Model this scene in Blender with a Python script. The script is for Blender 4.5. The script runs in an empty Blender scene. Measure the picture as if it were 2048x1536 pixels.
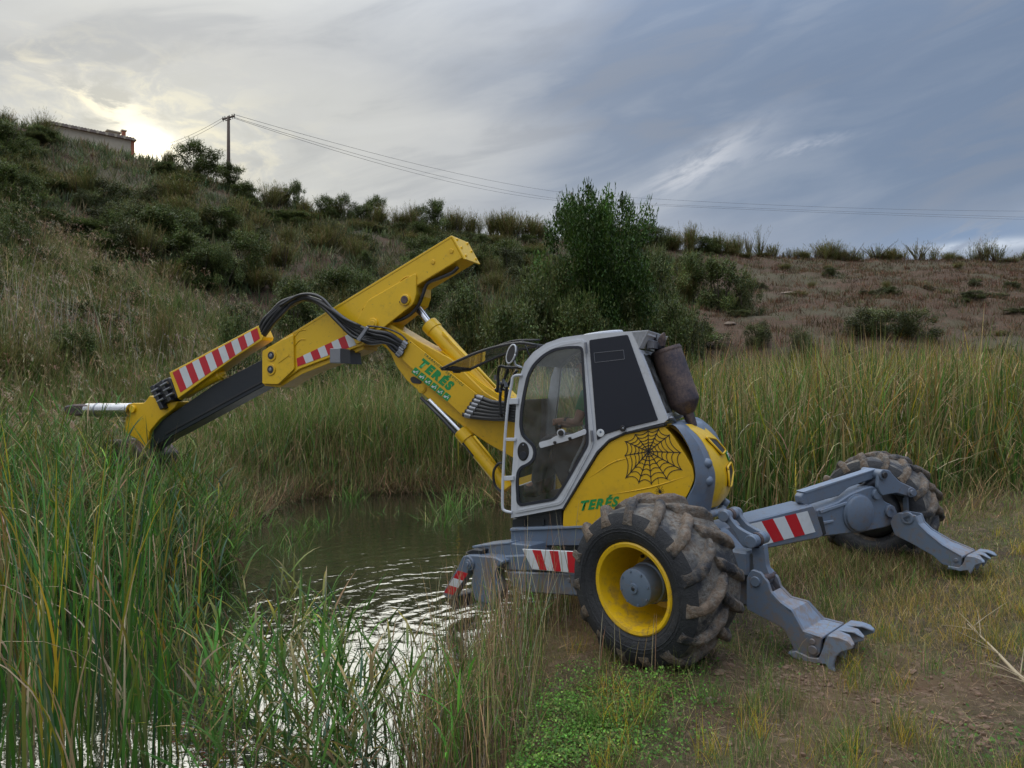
import bpy, bmesh, math, random
import numpy as np
from mathutils import Vector, Matrix
from mathutils.geometry import tessellate_polygon
random.seed(7)
rng = np.random.default_rng(11)
S = bpy.context.scene
COL = S.collection
R = math.radians

# ------------------------------------------------------------------ camera
FPX, CZ = 1500.0, 2.05            # focal length in photo pixels (2048 wide), eye height
cam = bpy.data.cameras.new('camera'); co = bpy.data.objects.new('camera', cam); COL.objects.link(co)
cam.sensor_width = 36.0; cam.lens = 36.0*FPX/2048.0; cam.clip_start = 0.05; cam.clip_end = 3000
co.location = (0, 0, CZ); co.rotation_euler = (R(90), 0, 0)
S.camera = co

# ------------------------------------------------------------------ sky, sun, exposure
SUN_AZ, SUN_EL = R(-25.9), R(16.0)          # the bright spot behind the hill on the left
S.view_settings.view_transform = 'Standard'; S.view_settings.look = 'None'
S.view_settings.gamma = 1.0; S.view_settings.use_curve_mapping = False
S.view_settings.exposure = 0.68
world = bpy.data.worlds.new('World'); S.world = world; world.use_nodes = True
WT = world.node_tree; WT.nodes.clear()

class G:
    """tiny expression builder over a node tree"""
    def __init__(s, t): s.t = t
    def _in(s, n, i, v):
        if v is None: return
        if isinstance(v, bpy.types.NodeSocket): s.t.links.new(v, n.inputs[i])
        else: n.inputs[i].default_value = v
    def m(s, op, a, b=None, c=None, clamp=False):
        n = s.t.nodes.new('ShaderNodeMath'); n.operation = op; n.use_clamp = clamp
        s._in(n, 0, a); s._in(n, 1, b); s._in(n, 2, c); return n.outputs[0]
    def vm(s, op, a, b=None, out=0):
        n = s.t.nodes.new('ShaderNodeVectorMath'); n.operation = op
        s._in(n, 0, a)
        if op == 'SCALE': s._in(n, 3, b)
        else: s._in(n, 1, b)
        return n.outputs[out]
    def mix(s, f, a, b, mode='MIX'):
        n = s.t.nodes.new('ShaderNodeMix'); n.data_type = 'RGBA'; n.blend_type = mode
        s._in(n, 0, f)
        for i, v in ((6, a), (7, b)):
            if isinstance(v, tuple) and len(v) == 3: v = v + (1,)
            s._in(n, i, v)
        return n.outputs[2]
    def noise(s, vec, scale, detail=5, rough=.55, dist=0, out=0):
        n = s.t.nodes.new('ShaderNodeTexNoise'); s._in(n, 'Vector', vec)
        n.inputs['Scale'].default_value = scale; n.inputs['Detail'].default_value = detail
        n.inputs['Roughness'].default_value = rough; n.inputs['Distortion'].default_value = dist
        return n.outputs[out]
    def ss(s, x, a, b):
        n = s.t.nodes.new('ShaderNodeMapRange'); n.interpolation_type = 'SMOOTHSTEP'
        s._in(n, 0, x); n.inputs[1].default_value = a; n.inputs[2].default_value = b
        return n.outputs[0]
    def comb(s, x, y, z):
        n = s.t.nodes.new('ShaderNodeCombineXYZ'); s._in(n, 0, x); s._in(n, 1, y); s._in(n, 2, z); return n.outputs[0]
    def sep(s, v):
        n = s.t.nodes.new('ShaderNodeSeparateXYZ'); s._in(n, 0, v); return n.outputs

g = G(WT)
tc = WT.nodes.new('ShaderNodeTexCoord')
dirv = g.vm('NORMALIZE', tc.outputs['Generated'])
dx, dy, dz = g.sep(dirv)
el = g.m('ARCSINE', dz); az = g.m('ARCTAN2', dx, dy)
dzp = g.m('MAXIMUM', dz, 0.0)
plan = g.comb(g.m('DIVIDE', dx, g.m('ADD', dzp, .22)), g.m('DIVIDE', dy, g.m('ADD', dzp, .22)), 0.0)
skyn = WT.nodes.new('ShaderNodeTexSky'); skyn.sky_type = 'NISHITA'; skyn.sun_disc = False
skyn.sun_elevation = SUN_EL; skyn.sun_rotation = SUN_AZ
skyn.air_density = 1.0; skyn.dust_density = 2.0; skyn.ozone_density = 2.0
blue = g.vm('SCALE', skyn.outputs[0], 0.06)
def blob(az0, el0, sa, se, rot=0.0, warp=0.0):
    a = g.m('SUBTRACT', az, az0); e = g.m('SUBTRACT', el, el0)
    if warp:
        w = g.m('MULTIPLY', g.m('SUBTRACT', nlow, .5), warp)
        a = g.m('ADD', a, w); e = g.m('ADD', e, g.m('MULTIPLY', w, .6))
    c, s_ = math.cos(rot), math.sin(rot)
    p = g.m('ADD', g.m('MULTIPLY', a, c), g.m('MULTIPLY', e, s_)); q = g.m('SUBTRACT', g.m('MULTIPLY', e, c), g.m('MULTIPLY', a, s_))
    p = g.m('DIVIDE', p, sa); q = g.m('DIVIDE', q, se)
    return g.m('EXPONENT', g.m('MULTIPLY', g.m('ADD', g.m('MULTIPLY', p, p), g.m('MULTIPLY', q, q)), -1.0))
def azel(u, v):
    x, y, z = (u-1024)/FPX, 1.0, (768-v)/FPX
    return math.atan2(x, y), math.atan2(z, math.hypot(x, y))
sc_ = g.comb(g.m('MULTIPLY', az, 1.0), g.m('ADD', g.m('MULTIPLY', el, 2.6), g.m('MULTIPLY', az, -.55)), dz)
nlow = g.noise(sc_, 1.6, 3, .5, .2)
n1 = g.noise(sc_, 2.6, 7, .52, .25)
n2 = g.noise(g.comb(g.m('ADD', az, 3.1), g.m('ADD', g.m('MULTIPLY', el, 4.2), g.m('MULTIPLY', az, -.8)), dz), 4.2, 8, .55, .5)
left = g.ss(az, .50, -.35)
cover = g.m('ADD', g.m('MULTIPLY', left, .72), g.m('ADD', .02, g.m('MULTIPLY', g.m('SUBTRACT', n1, .5), 1.5)), clamp=True)
a_, e_ = azel(1330, 60);  cover = g.m('SUBTRACT', cover, g.m('MULTIPLY', blob(a_, e_, .13, .10, .1, .25), .40))
a_, e_ = azel(1130, 345); cover = g.m('SUBTRACT', cover, g.m('MULTIPLY', blob(a_, e_, .22, .040, .36, .08), .60))
a_, e_ = azel(1000, 150); cover = g.m('SUBTRACT', cover, g.m('MULTIPLY', blob(a_, e_, .20, .040, -.1, .2), .32))
a_, e_ = azel(1650, 260); cover = g.m('SUBTRACT', cover, g.m('MULTIPLY', blob(a_, e_, .34, .06, .28, .10), .25))
a_, e_ = azel(560, 330);  cover = g.m('ADD', cover, g.m('MULTIPLY', blob(a_, e_, .32, .12, 0, .15), .30))
a_, e_ = azel(1750, 170); cover = g.m('ADD', cover, g.m('MULTIPLY', blob(a_, e_, .24, .05, .3, .2), .20))
a_, e_ = azel(1080, 250); cover = g.m('ADD', cover, g.m('MULTIPLY', blob(a_, e_, .20, .05, -.05, .1), .35))
slate = g.mix(.78, blue, (.188, .250, .365))
cloud = g.mix(left, (.48, .51, .575), (.53, .545, .55))
cover = g.m('ADD', cover, g.m('MULTIPLY', g.ss(el, .40, .95), .45))     # cloud added overhead, out of view, to neutralise the blue light
covc = g.m('MAXIMUM', g.m('MINIMUM', cover, 1.0), 0.0)
skyc = g.mix(covc, slate, cloud)
st = g.ss(n2, .48, .74)
skyc = g.mix(g.m('MULTIPLY', st, g.m('ADD', .09, g.m('MULTIPLY', left, .20))), skyc, (.66, .675, .68))
dk = g.ss(n2, .52, .34)
skyc = g.mix(g.m('MULTIPLY', dk, .46), skyc, (.25, .28, .34))
hz = g.m('MULTIPLY', g.ss(el, .24, .08), .50)
skyc = g.mix(hz, skyc, (.50, .53, .60))
wn = g.noise(g.comb(g.m('ADD', az, g.m('MULTIPLY', el, .5)), g.m('MULTIPLY', g.m('SUBTRACT', el, g.m('MULTIPLY', az, .40)), 3.0), 0.0), 11.0, 9, .62, .35)
a_, e_ = azel(1390, 335)
wisp = g.m('MULTIPLY', blob(a_, e_, .075, .020, .46), g.ss(wn, .34, .62))
skyc = g.mix(g.m('MULTIPLY', wisp, .62), skyc, (.70, .72, .76))
a_, e_ = azel(1590, 298)
wisp = g.m('MULTIPLY', blob(a_, e_, .06, .009, .14), g.ss(wn, .42, .66))
skyc = g.mix(g.m('MULTIPLY', wisp, .45), skyc, (.60, .63, .70))
a_, e_ = azel(1950, 470)
bl = g.m('MULTIPLY', blob(a_, e_, .11, .018, .0), g.ss(wn, .36, .54))
skyc = g.mix(g.m('MULTIPLY', bl, .8), skyc, (.20, .29, .44))
a_, e_ = azel(1960, 492)
skyc = g.mix(g.m('MULTIPLY', g.m('MULTIPLY', blob(a_, e_, .06, .006, .0), g.ss(wn, .40, .58)), .8), skyc, (.72, .78, .86))
# warm veil and bright gaps round the hidden sun
a_, e_ = azel(310, 300)
skyc = g.mix(g.m('MULTIPLY', blob(a_, e_, .42, .26), .36), skyc, (.68, .66, .57))
skyc = g.mix(g.m('MULTIPLY', blob(a_, e_, .085, .055), .50), skyc, (.98, .93, .74))
gn = g.noise(g.comb(az, g.m('MULTIPLY', el, 2.2), 0.0), 17, 8, .62, .5)
gl = g.m('MULTIPLY', g.ss(gn, .46, .64), blob(a_, e_+.030, .15, .055, -.2))
skyc = g.mix(g.m('MULTIPLY', gl, .58), skyc, (1.05, .96, .68))
gd = g.m('MULTIPLY', g.ss(gn, .50, .34), blob(a_-.03, e_+.02, .15, .06, -.2))
skyc = g.mix(g.m('MULTIPLY', gd, .45), skyc, (.50, .48, .40))
a_, e_ = azel(235, 222)
skyc = g.mix(g.m('MULTIPLY', g.m('MULTIPLY', blob(a_, e_, .030, .016, -.35), g.ss(gn, .36, .56)), .9), skyc, (1.5, 1.35, .98))
a_, e_ = azel(185, 196)
skyc = g.mix(g.m('MULTIPLY', g.m('MULTIPLY', blob(a_, e_, .055, .009, -.42), g.ss(gn, .36, .60)), .7), skyc, (1.15, 1.03, .72))
a_, e_ = azel(298, 292)
skyc = g.mix(blob(a_, e_, .026, .016), skyc, (2.8, 2.55, 1.95))
# overcast brightening towards the zenith, raised out of view to light the ground
boost = g.m('ADD', 0.68, g.m('MULTIPLY', g.ss(el, .34, 1.1), 2.2))
skyc = g.vm('SCALE', skyc, boost)
bg = WT.nodes.new('ShaderNodeBackground'); WT.links.new(skyc, bg.inputs[0]); bg.inputs[1].default_value = 1.0
wo = WT.nodes.new('ShaderNodeOutputWorld'); WT.links.new(bg.outputs[0], wo.inputs[0])
world.cycles.sampling_method = 'MANUAL'; world.cycles.sample_map_resolution = 1024

sl = bpy.data.lights.new('sun', 'SUN'); so = bpy.data.objects.new('sun', sl); COL.objects.link(so)
sl.energy = 0.5; sl.angle = R(50); sl.color = (1.0, .93, .78)
sdir = Vector((math.sin(SUN_AZ)*math.cos(SUN_EL), math.cos(SUN_AZ)*math.cos(SUN_EL), math.sin(SUN_EL)))
so.rotation_euler = sdir.to_track_quat('Z', 'Y').to_euler(); so.location = (-20, 40, 30)
S.cycles.use_denoising = True
S.cycles.max_bounces = 6; S.cycles.diffuse_bounces = 3; S.cycles.glossy_bounces = 3
S.cycles.transmission_bounces = 4; S.cycles.transparent_max_bounces = 8
S.cycles.use_adaptive_sampling = True; S.cycles.adaptive_threshold = 0.015
S.cycles.caustics_reflective = False; S.cycles.caustics_refractive = False

# ------------------------------------------------------------------ helpers
def W(u, v, Y):
    return Vector(((u-1024)/FPX*Y, Y, CZ-(v-768)/FPX*Y))
def tag(o, label=None, cat=None, group=None, kind=None):
    if label: o['label'] = label
    if cat: o['category'] = cat
    if group: o['group'] = group
    if kind: o['kind'] = kind
    return o
def empty(name, loc=(0, 0, 0)):
    o = bpy.data.objects.new(name, None); o.location = loc; o.empty_display_size = .2; COL.objects.link(o); return o
def link(name, me, mat=None, parent=None, smooth=False, label=None):
    o = bpy.data.objects.new(name, me); COL.objects.link(o)
    if mat:
        me.materials.clear(); me.materials.append(mat)
    if smooth:
        me.polygons.foreach_set('use_smooth', [True]*len(me.polygons))
    if parent:
        o.parent = parent
        if parent.type == 'EMPTY': o.matrix_parent_inverse = Matrix.Translation(-Vector(parent.location))
    if label: o['label'] = label
    return o
def mesh_py(name, vs, fs):
    me = bpy.data.meshes.new(name); me.from_pydata([tuple(v) for v in vs], [], fs); me.update(); return me
class MB:
    """collects shapes into one mesh"""
    def __init__(s): s.v = []; s.f = []
    def add(s, vs, fs):
        o = len(s.v); s.v += [Vector(v) for v in vs]; s.f += [tuple(i+o for i in f) for f in fs]; return s
    def build(s, name, mat, parent=None, smooth=False, label=None, bevel=0, segs=1, autosm=False):
        me = mesh_py(name, s.v, s.f)
        bm = bmesh.new(); bm.from_mesh(me)
        bmesh.ops.recalc_face_normals(bm, faces=bm.faces)
        if bevel:
            es = [e for e in bm.edges if len(e.link_faces) == 2 and e.calc_face_angle(0) > R(35)]
            if es: bmesh.ops.bevel(bm, geom=es, offset=bevel, segments=segs, affect='EDGES', clamp_overlap=True, profile=.5)
        if autosm:
            for f in bm.faces: f.smooth = True
            for e in bm.edges:
                if len(e.link_faces) != 2 or e.calc_face_angle(0) > R(38): e.smooth = False
        bm.to_mesh(me); bm.free()
        return link(name, me, mat, parent, smooth, label)
    # --- shapes
    def box(s, c, ax, h):
        c = Vector(c); vs = []
        for i in (-1, 1):
            for j in (-1, 1):
                for k in (-1, 1): vs.append(c+ax[0]*h[0]*i+ax[1]*h[1]*j+ax[2]*h[2]*k)
        return s.add(vs, [(0, 1, 3, 2), (4, 6, 7, 5), (0, 4, 5, 1), (2, 3, 7, 6), (0, 2, 6, 4), (1, 5, 7, 3)])
    def rings(s, rings, cap=True, closed=True):
        n = len(rings[0]); vs = [p for r in rings for p in r]; fs = []
        for i in range(len(rings)-1):
            for j in range(n if closed else n-1):
                a = i*n+j; b = i*n+(j+1) % n
                fs.append((a, b, b+n, a+n))
        if cap:
            fs.append(tuple(range(n))[::-1]); fs.append(tuple((len(rings)-1)*n+j for j in range(n)))
        return s.add(vs, fs)
    def tube(s, pts, r, n=8, sm=0, cap=True):
        pts = [Vector(p) for p in pts]
        if sm: pts = catmull(pts, sm)
        rs = r if isinstance(r, (list, tuple)) else [r]*len(pts)
        if len(rs) != len(pts): rs = list(np.interp(np.linspace(0, 1, len(pts)), np.linspace(0, 1, len(rs)), rs))
        t = (pts[1]-pts[0]).normalized()
        x = t.orthogonal().normalized(); rr = []
        for i, p in enumerate(pts):
            t = (pts[min(i+1, len(pts)-1)]-pts[max(i-1, 0)]).normalized()
            x = (x-t*x.dot(t)).normalized(); y = t.cross(x)
            rr.append([p+(x*math.cos(2*math.pi*k/n)+y*math.sin(2*math.pi*k/n))*rs[i] for k in range(n)])
        return s.rings(rr, cap)
    def lathe(s, prof, c, axis, n=32, close=False, a0=0, a1=2*math.pi):
        c = Vector(c); axis = axis.normalized(); x = axis.orthogonal().normalized(); y = axis.cross(x)
        rr = [[c+axis*a+(x*math.cos(2*math.pi*k/n)+y*math.sin(2*math.pi*k/n))*r for k in range(n)] for r, a in prof]
        if close: rr.append(rr[0])
        return s.rings(rr, cap=False)
    def cyl(s, p0, p1, r0, r1=None, n=20):
        return s.tube([p0, p1], [r0, r0 if r1 is None else r1], n)
    def prism(s, near, far, holes_n=None, holes_f=None):
        """near/far: outlines (same count); triangulated with holes"""
        hn = holes_n or []; hf = holes_f or []
        base = len(s.v)
        loopsn = [near]+hn; loopsf = [far]+hf
        if not hn:
            n = len(near)
            return s.add(list(near)+list(far), [tuple(range(n)), tuple(range(2*n-1, n-1, -1))]+[(i, i+n, (i+1) % n+n, (i+1) % n) for i in range(n)])
        allv = [p for l in loopsn for p in l]; m = len(allv)
        tris = tessellate_polygon(loopsn)
        fs = [tuple(t) for t in tris]+[tuple(i+m for i in reversed(t)) for t in tris]
        o = 0
        for l in loopsn:
            k = len(l); fs += [(o+i, o+i+m, o+(i+1) % k+m, o+(i+1) % k) for i in range(k)]; o += k
        return s.add(allv+[p for l in loopsf for p in l], fs)
def catmull(p, n):
    q = [p[0]*2-p[1]]+list(p)+[p[-1]*2-p[-2]]; out = []
    for i in range(1, len(q)-2):
        for k in range(n):
            t = k/n
            out.append(.5*((2*q[i])+(-q[i-1]+q[i+1])*t+(2*q[i-1]-5*q[i]+4*q[i+1]-q[i+2])*t*t+(-q[i-1]+3*q[i]-3*q[i+1]+q[i+2])*t**3))
    out.append(p[-1]); return out
def cm2(pts, n, closed=False):
    """smooth a 2D pixel polyline"""
    p = [Vector((a, b, 0)) for a, b in pts]
    if closed:
        q = [p[-1]]+p+[p[0], p[1]]; out = []
        for i in range(1, len(q)-2):
            for k in range(n):
                t = k/n
                w = .5*((2*q[i])+(-q[i-1]+q[i+1])*t+(2*q[i-1]-5*q[i]+4*q[i+1]-q[i+2])*t*t+(-q[i-1]+3*q[i]-3*q[i+1]+q[i+2])*t**3)
                out.append((w.x, w.y))
        return out
    return [(w.x, w.y) for w in catmull(p, n)]
def rnd_poly(pts, r=6, n=4):
    """round the corners of a 2D outline"""
    out = []; m = len(pts)
    for i in range(m):
        p = Vector((*pts[i], 0)); a = Vector((*pts[i-1], 0)); b = Vector((*pts[(i+1) % m], 0))
        da, db = (a-p).length, (b-p).length
        q = min(r, da*.45, db*.45)
        s_, e_ = p+(a-p)/da*q, p+(b-p)/db*q
        for k in range(n+1):
            t = k/n; w = s_*(1-t)**2+p*2*t*(1-t)+e_*t*t; out.append((w.x, w.y))
    return out
class Plane:
    """vertical working plane through photo column u at depth Y, running along 'forward' at angle a"""
    def __init__(s, u, Y, a):
        s.f = Vector((-math.cos(a), math.sin(a), 0)); s.n = Vector((-math.sin(a), -math.cos(a), 0))
        s.p0 = Vector(((u-1024)/FPX*Y, Y, 0))
    def P(s, u, v, off=0.0):
        """where the sight line of a photo point meets the plane moved 'off' towards the eye"""
        d = Vector(((u-1024)/FPX, 1, -(v-768)/FPX)); q = s.p0+s.n*off
        t = q.dot(s.n)/d.dot(s.n); return Vector((0, 0, CZ))+d*t
    def slab(s, mb, pts, th, off=0.0, holes=None):
        near = [s.P(u, v, off) for u, v in pts]; far = [p-s.n*th for p in near]
        hn = [[s.P(u, v, off) for u, v in h] for h in (holes or [])]; hf = [[p-s.n*th for p in h] for h in hn]
        return mb.prism(near, far, hn, hf)
    def dist(s, px, u=None, v=768, off=0):
        return (s.P(u, v, off)-s.P(u+px, v, off)).length
# ------------------------------------------------------------------ materials
def mat(name):
    m = bpy.data.materials.new(name); m.use_nodes = True; t = m.node_tree; t.nodes.clear()
    o = t.nodes.new('ShaderNodeOutputMaterial'); return m, t, G(t), o
def pbsdf(t, o, **k):
    b = t.nodes.new('ShaderNodeBsdfPrincipled')
    for a, v in k.items():
        a = a.replace('_', ' ')
        if isinstance(v, bpy.types.NodeSocket): t.links.new(v, b.inputs[a])
        else:
            if isinstance(v, tuple) and len(v) == 3: v = v+(1,)
            b.inputs[a].default_value = v
    t.links.new(b.outputs[0], o.inputs[0]); return b
def bump(t, h, dist, strength=1.0):
    n = t.nodes.new('ShaderNodeBump'); n.inputs['Distance'].default_value = dist; n.inputs['Strength'].default_value = strength
    t.links.new(h, n.inputs['Height']); return n.outputs[0]
def objc(t): return t.nodes.new('ShaderNodeTexCoord').outputs['Object']
def paint(name, col, rough=.38, dirt=.25, dirtcol=(.16, .11, .07), chip=0.0, metallic=0.0, coat=.2, scale=1.0, mud=0.0):
    m, t, g, o = mat(name); c = objc(t)
    a = g.noise(c, 2.6*scale, 6, .6, .3); b = g.noise(c, 19*scale, 6, .65); d = g.noise(c, 90*scale, 3, .6)
    f = g.m('MULTIPLY', g.ss(g.m('ADD', g.m('MULTIPLY', a, .6), g.m('MULTIPLY', b, .4)), .47, .70), dirt)
    cc = g.mix(g.m('MULTIPLY', g.m('SUBTRACT', a, .5), .35), col, tuple(x*.72 for x in col))
    cc = g.mix(f, cc, dirtcol)
    if chip:
        k = g.m('MULTIPLY', g.ss(g.m('ADD', g.m('MULTIPLY', b, .6), g.m('MULTIPLY', d, .4)), .60, .64), chip)
        cc = g.mix(k, cc, (.12, .075, .05))
    if mud:      # dried mud thrown up over the lower parts
        zz = g.sep(c)[2]; k = g.m('MULTIPLY', g.m('MULTIPLY', g.ss(zz, 1.05, .15), g.ss(g.m('ADD', g.m('MULTIPLY', a, .5), g.m('MULTIPLY', b, .5)), .46, .60)), mud)
        cc = g.mix(k, cc, (.21, .15, .105))
    rr = g.m('ADD', rough, g.m('MULTIPLY', g.m('SUBTRACT', b, .4), .35))
    nb = bump(t, g.m('ADD', a, g.m('MULTIPLY', d, .04)), .006, .35)
    pbsdf(t, o, Base_Color=cc, Roughness=rr, Metallic=metallic, Coat_Weight=coat, Coat_Roughness=.2, Normal=nb)
    return m
M = {}
M['yellow'] = paint('yellow_paint', (.76, .47, .008), .36, .36, (.32, .19, .03), .55, mud=.45)
M['yellow2'] = paint('yellow_panel_paint', (.70, .42, .008), .42, .34, (.30, .18, .03), .40, mud=.3)
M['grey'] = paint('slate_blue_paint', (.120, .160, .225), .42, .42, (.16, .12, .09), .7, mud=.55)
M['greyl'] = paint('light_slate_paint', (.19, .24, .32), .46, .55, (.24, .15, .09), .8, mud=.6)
M['white'] = paint('white_cab_paint', (.56, .58, .62), .42, .35, (.30, .29, .27), .12)
M['dark'] = paint('dark_steel', (.018, .020, .026), .42, .3, (.07, .06, .05))
M['beam'] = paint('dark_beam_steel', (.020, .026, .036), .38, .25, (.06, .06, .06), 0, .3)
M['black'] = paint('black_plastic', (.010, .010, .012), .5, .15)
M['rubberhose'] = paint('hose_rubber', (.016, .017, .022), .42, .3, (.08, .07, .06))
M['seal'] = paint('rubber_seal', (.012, .015, .025), .55, .1)
M['panel'] = paint('tinted_panel', (.008, .011, .022), .45, .12, (.03, .03, .04), 0, 0, 0)
M['chrome'] = paint('bright_steel', (.62, .63, .66), .2, .15, (.3, .28, .25), 0, 1.0, 0)
M['steel'] = paint('dull_steel', (.26, .27, .30), .38, .3, (.12, .10, .08), .1, .8, 0)
M['red'] = paint('red_reflector', (.50, .006, .018), .35, .15, (.2, .1, .08))
M['refl'] = paint('white_reflector', (.62, .65, .68), .35, .25, (.35, .33, .3))
M['green'] = paint('green_print', (.003, .25, .055), .5, .1)
M['dgreen'] = paint('small_green_print', (.03, .11, .03), .5, .1)
M['webblack'] = paint('black_print', (.012, .010, .010), .5, .1)
M['bolt'] = paint('bolt_steel', (.06, .045, .035), .5, .5, (.12, .07, .04), .2, .5, 0)
M['skin'] = paint('skin', (.60, .32, .22), .5, .1, (.3, .15, .1), 0, 0, 0)
M['shirt'] = paint('green_cotton', (.05, .34, .13), .85, .2, (.02, .1, .05), 0, 0, 0)
M['trousers'] = paint('grey_work_trousers', (.12, .125, .14), .9, .2, (.08, .07, .06), 0, 0, 0)
M['hair'] = paint('brown_hair', (.03, .02, .015), .7, .1, (.02, .02, .02), 0, 0, 0)
M['seat'] = paint('seat_fabric', (.03, .032, .038), .85, .2, (.06, .06, .05), 0, 0, 0)
M['plaster'] = paint('cream_render_wall', (.46, .40, .30), .9, .4, (.25, .22, .18), .0, 0, 0, .3)
M['tile'] = paint('clay_roof_tile', (.25, .20, .17), .8, .4, (.15, .12, .10), 0, 0, 0)
M['brick'] = paint('red_brick', (.36, .13, .07), .85, .3, (.2, .12, .1), 0, 0, 0)
M['wood'] = paint('weathered_pole', (.085, .06, .045), .8, .5, (.04, .03, .02), 0, 0, 0)
M['wire'] = paint('power_wire', (.035, .037, .042), .6, .1)
# muffler
m, t, g, o = mat('rusty_heat_shield'); c = objc(t)
a = g.noise(c, 5, 6, .6); b = g.noise(c, 45, 5, .7)
cc = g.mix(g.ss(g.m('ADD', g.m('MULTIPLY', a, .6), g.m('MULTIPLY', b, .4)), .38, .66), (.045, .038, .050), (.165, .115, .095))
pbsdf(t, o, Base_Color=cc, Roughness=.55, Metallic=.35, Normal=bump(t, b, .004, .6)); M['rust'] = m
# tyre
def tyre_mat(name, mud):
    m, t, g, o = mat(name); c = objc(t)
    a = g.noise(c, 4.5, 7, .62, .4); b = g.noise(c, 26, 6, .68); d = g.noise(c, 110, 3, .7)
    f = g.ss(g.m('ADD', g.m('MULTIPLY', a, .55), g.m('MULTIPLY', b, .45)), .56-mud*.22, .68-mud*.16)
    dust = g.ss(a, .38, .60)
    mudc = g.mix(g.ss(b, .35, .65), (.24, .175, .125), (.12, .088, .064))
    rub = g.mix(g.m('MULTIPLY', dust, 1.0 if mud > 0 else .35), (.016, .018, .024), (.20, .185, .16) if mud > 0 else (.05, .05, .052))
    cc = g.mix(f, rub, mudc)
    h = g.m('ADD', g.m('MULTIPLY', f, .5), g.m('ADD', g.m('MULTIPLY', b, .6), g.m('MULTIPLY', d, .25)))
    pbsdf(t, o, Base_Color=cc, Roughness=g.m('ADD', .62, g.m('MULTIPLY', f, .3)), Normal=bump(t, h, .02, .8)); return m
M['sidewall'] = tyre_mat('tyre_sidewall_rubber', -.22); M['tread'] = tyre_mat('muddy_tread_rubber', .35); M['lug'] = tyre_mat('muddy_lug_rubber_and_rim_shade', .62)
# glass
def glass(name, tint, refl=.10, dust=.05):
    m, t, g, o = mat(name)
    tr = t.nodes.new('ShaderNodeBsdfTransparent'); tr.inputs[0].default_value = tint+(1,)
    gl = t.nodes.new('ShaderNodeBsdfGlossy'); gl.inputs['Roughness'].default_value = .04
    fr = t.nodes.new('ShaderNodeFresnel'); fr.inputs[0].default_value = 1.5
    mx = t.nodes.new('ShaderNodeMixShader')
    t.links.new(g.m('ADD', fr.outputs[0], refl, clamp=True), mx.inputs[0]); t.links.new(tr.outputs[0], mx.inputs[1]); t.links.new(gl.outputs[0], mx.inputs[2])
    df = t.nodes.new('ShaderNodeBsdfDiffuse'); df.inputs[0].default_value = (.45, .46, .46, 1)
    m2 = t.nodes.new('ShaderNodeMixShader'); c = objc(t); t.links.new(g.m('MULTIPLY', g.ss(g.noise(c, 6, 6, .65), .3, .7), dust*2), m2.inputs[0]); t.links.new(mx.outputs[0], m2.inputs[1]); t.links.new(df.outputs[0], m2.inputs[2])
    t.links.new(m2.outputs[0], o.inputs[0]); return m
M['glass'] = glass('cab_glass', (.93, .95, .96), .02, .05)  # dust film also stands in for the hazy reflection of the sky
M['glassd'] = glass('dusty_rear_glass', (.62, .60, .54), .04, .14)
# vegetation: per-point leaf colour, thin translucent blades
def leafmat(name, attr='col', trans=.27, rough=.55):
    m, t, g, o = mat(name)
    at = t.nodes.new('ShaderNodeAttribute'); at.attribute_name = attr
    di = t.nodes.new('ShaderNodeBsdfPrincipled'); di.inputs['Roughness'].default_value = rough; di.inputs['Specular IOR Level'].default_value = .25
    tl = t.nodes.new('ShaderNodeBsdfTranslucent'); mx = t.nodes.new('ShaderNodeMixShader'); mx.inputs[0].default_value = trans
    t.links.new(at.outputs['Color'], di.inputs['Base Color']); t.links.new(at.outputs['Color'], tl.inputs[0])
    t.links.new(di.outputs[0], mx.inputs[1]); t.links.new(tl.outputs[0], mx.inputs[2]); t.links.new(mx.outputs[0], o.inputs[0]); return m
M['leaf'] = leafmat('leaf_blades'); M['bark'] = paint('bark', (.07, .055, .04), .85, .5, (.03, .025, .02), 0, 0, 0)
# ground
m, t, g, o = mat('ground_earth_and_scrub'); geo = t.nodes.new('ShaderNodeNewGeometry'); P_ = geo.outputs['Position']
a = g.noise(P_, .22, 6, .6); b = g.noise(P_, 1.3, 7, .65, .3); d = g.noise(P_, 11, 6, .7); e = g.noise(P_, 60, 4, .7)
near = g.mix(g.ss(b, .40, .62), (.080, .060, .040), (.085, .080, .038))
near = g.mix(g.ss(d, .50, .66), near, (.19, .14, .095))
near = g.mix(g.m('MULTIPLY', g.ss(a, .47, .62), .55), near, (.25, .145, .09))
far = g.mix(g.ss(d, .42, .60), (.115, .066, .044), (.062, .050, .032))
far = g.mix(g.m('MULTIPLY', g.ss(b, .55, .70), .6), far, (.19, .135, .10))
far = g.mix(g.m('MULTIPLY', g.ss(a, .45, .60), .7), far, (.09, .085, .052))
px, py, pz = g.sep(P_)
cc = g.mix(g.ss(py, 16, 24), near, far)
h = g.m('ADD', g.m('MULTIPLY', d, .8), g.m('MULTIPLY', e, .35))
pbsdf(t, o, Base_Color=cc, Roughness=.95, Specular_IOR_Level=.2, Normal=bump(t, h, .05, .9)); M['ground'] = m
M['clod'] = paint('dry_earth', (.19, .12, .08), .95, .5, (.11, .075, .05), 0, 0, 0, 3)
M['stone'] = paint('pale_rock', (.22, .17, .13), .9, .5, (.14, .10, .08), 0, 0, 0, 2)
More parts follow.
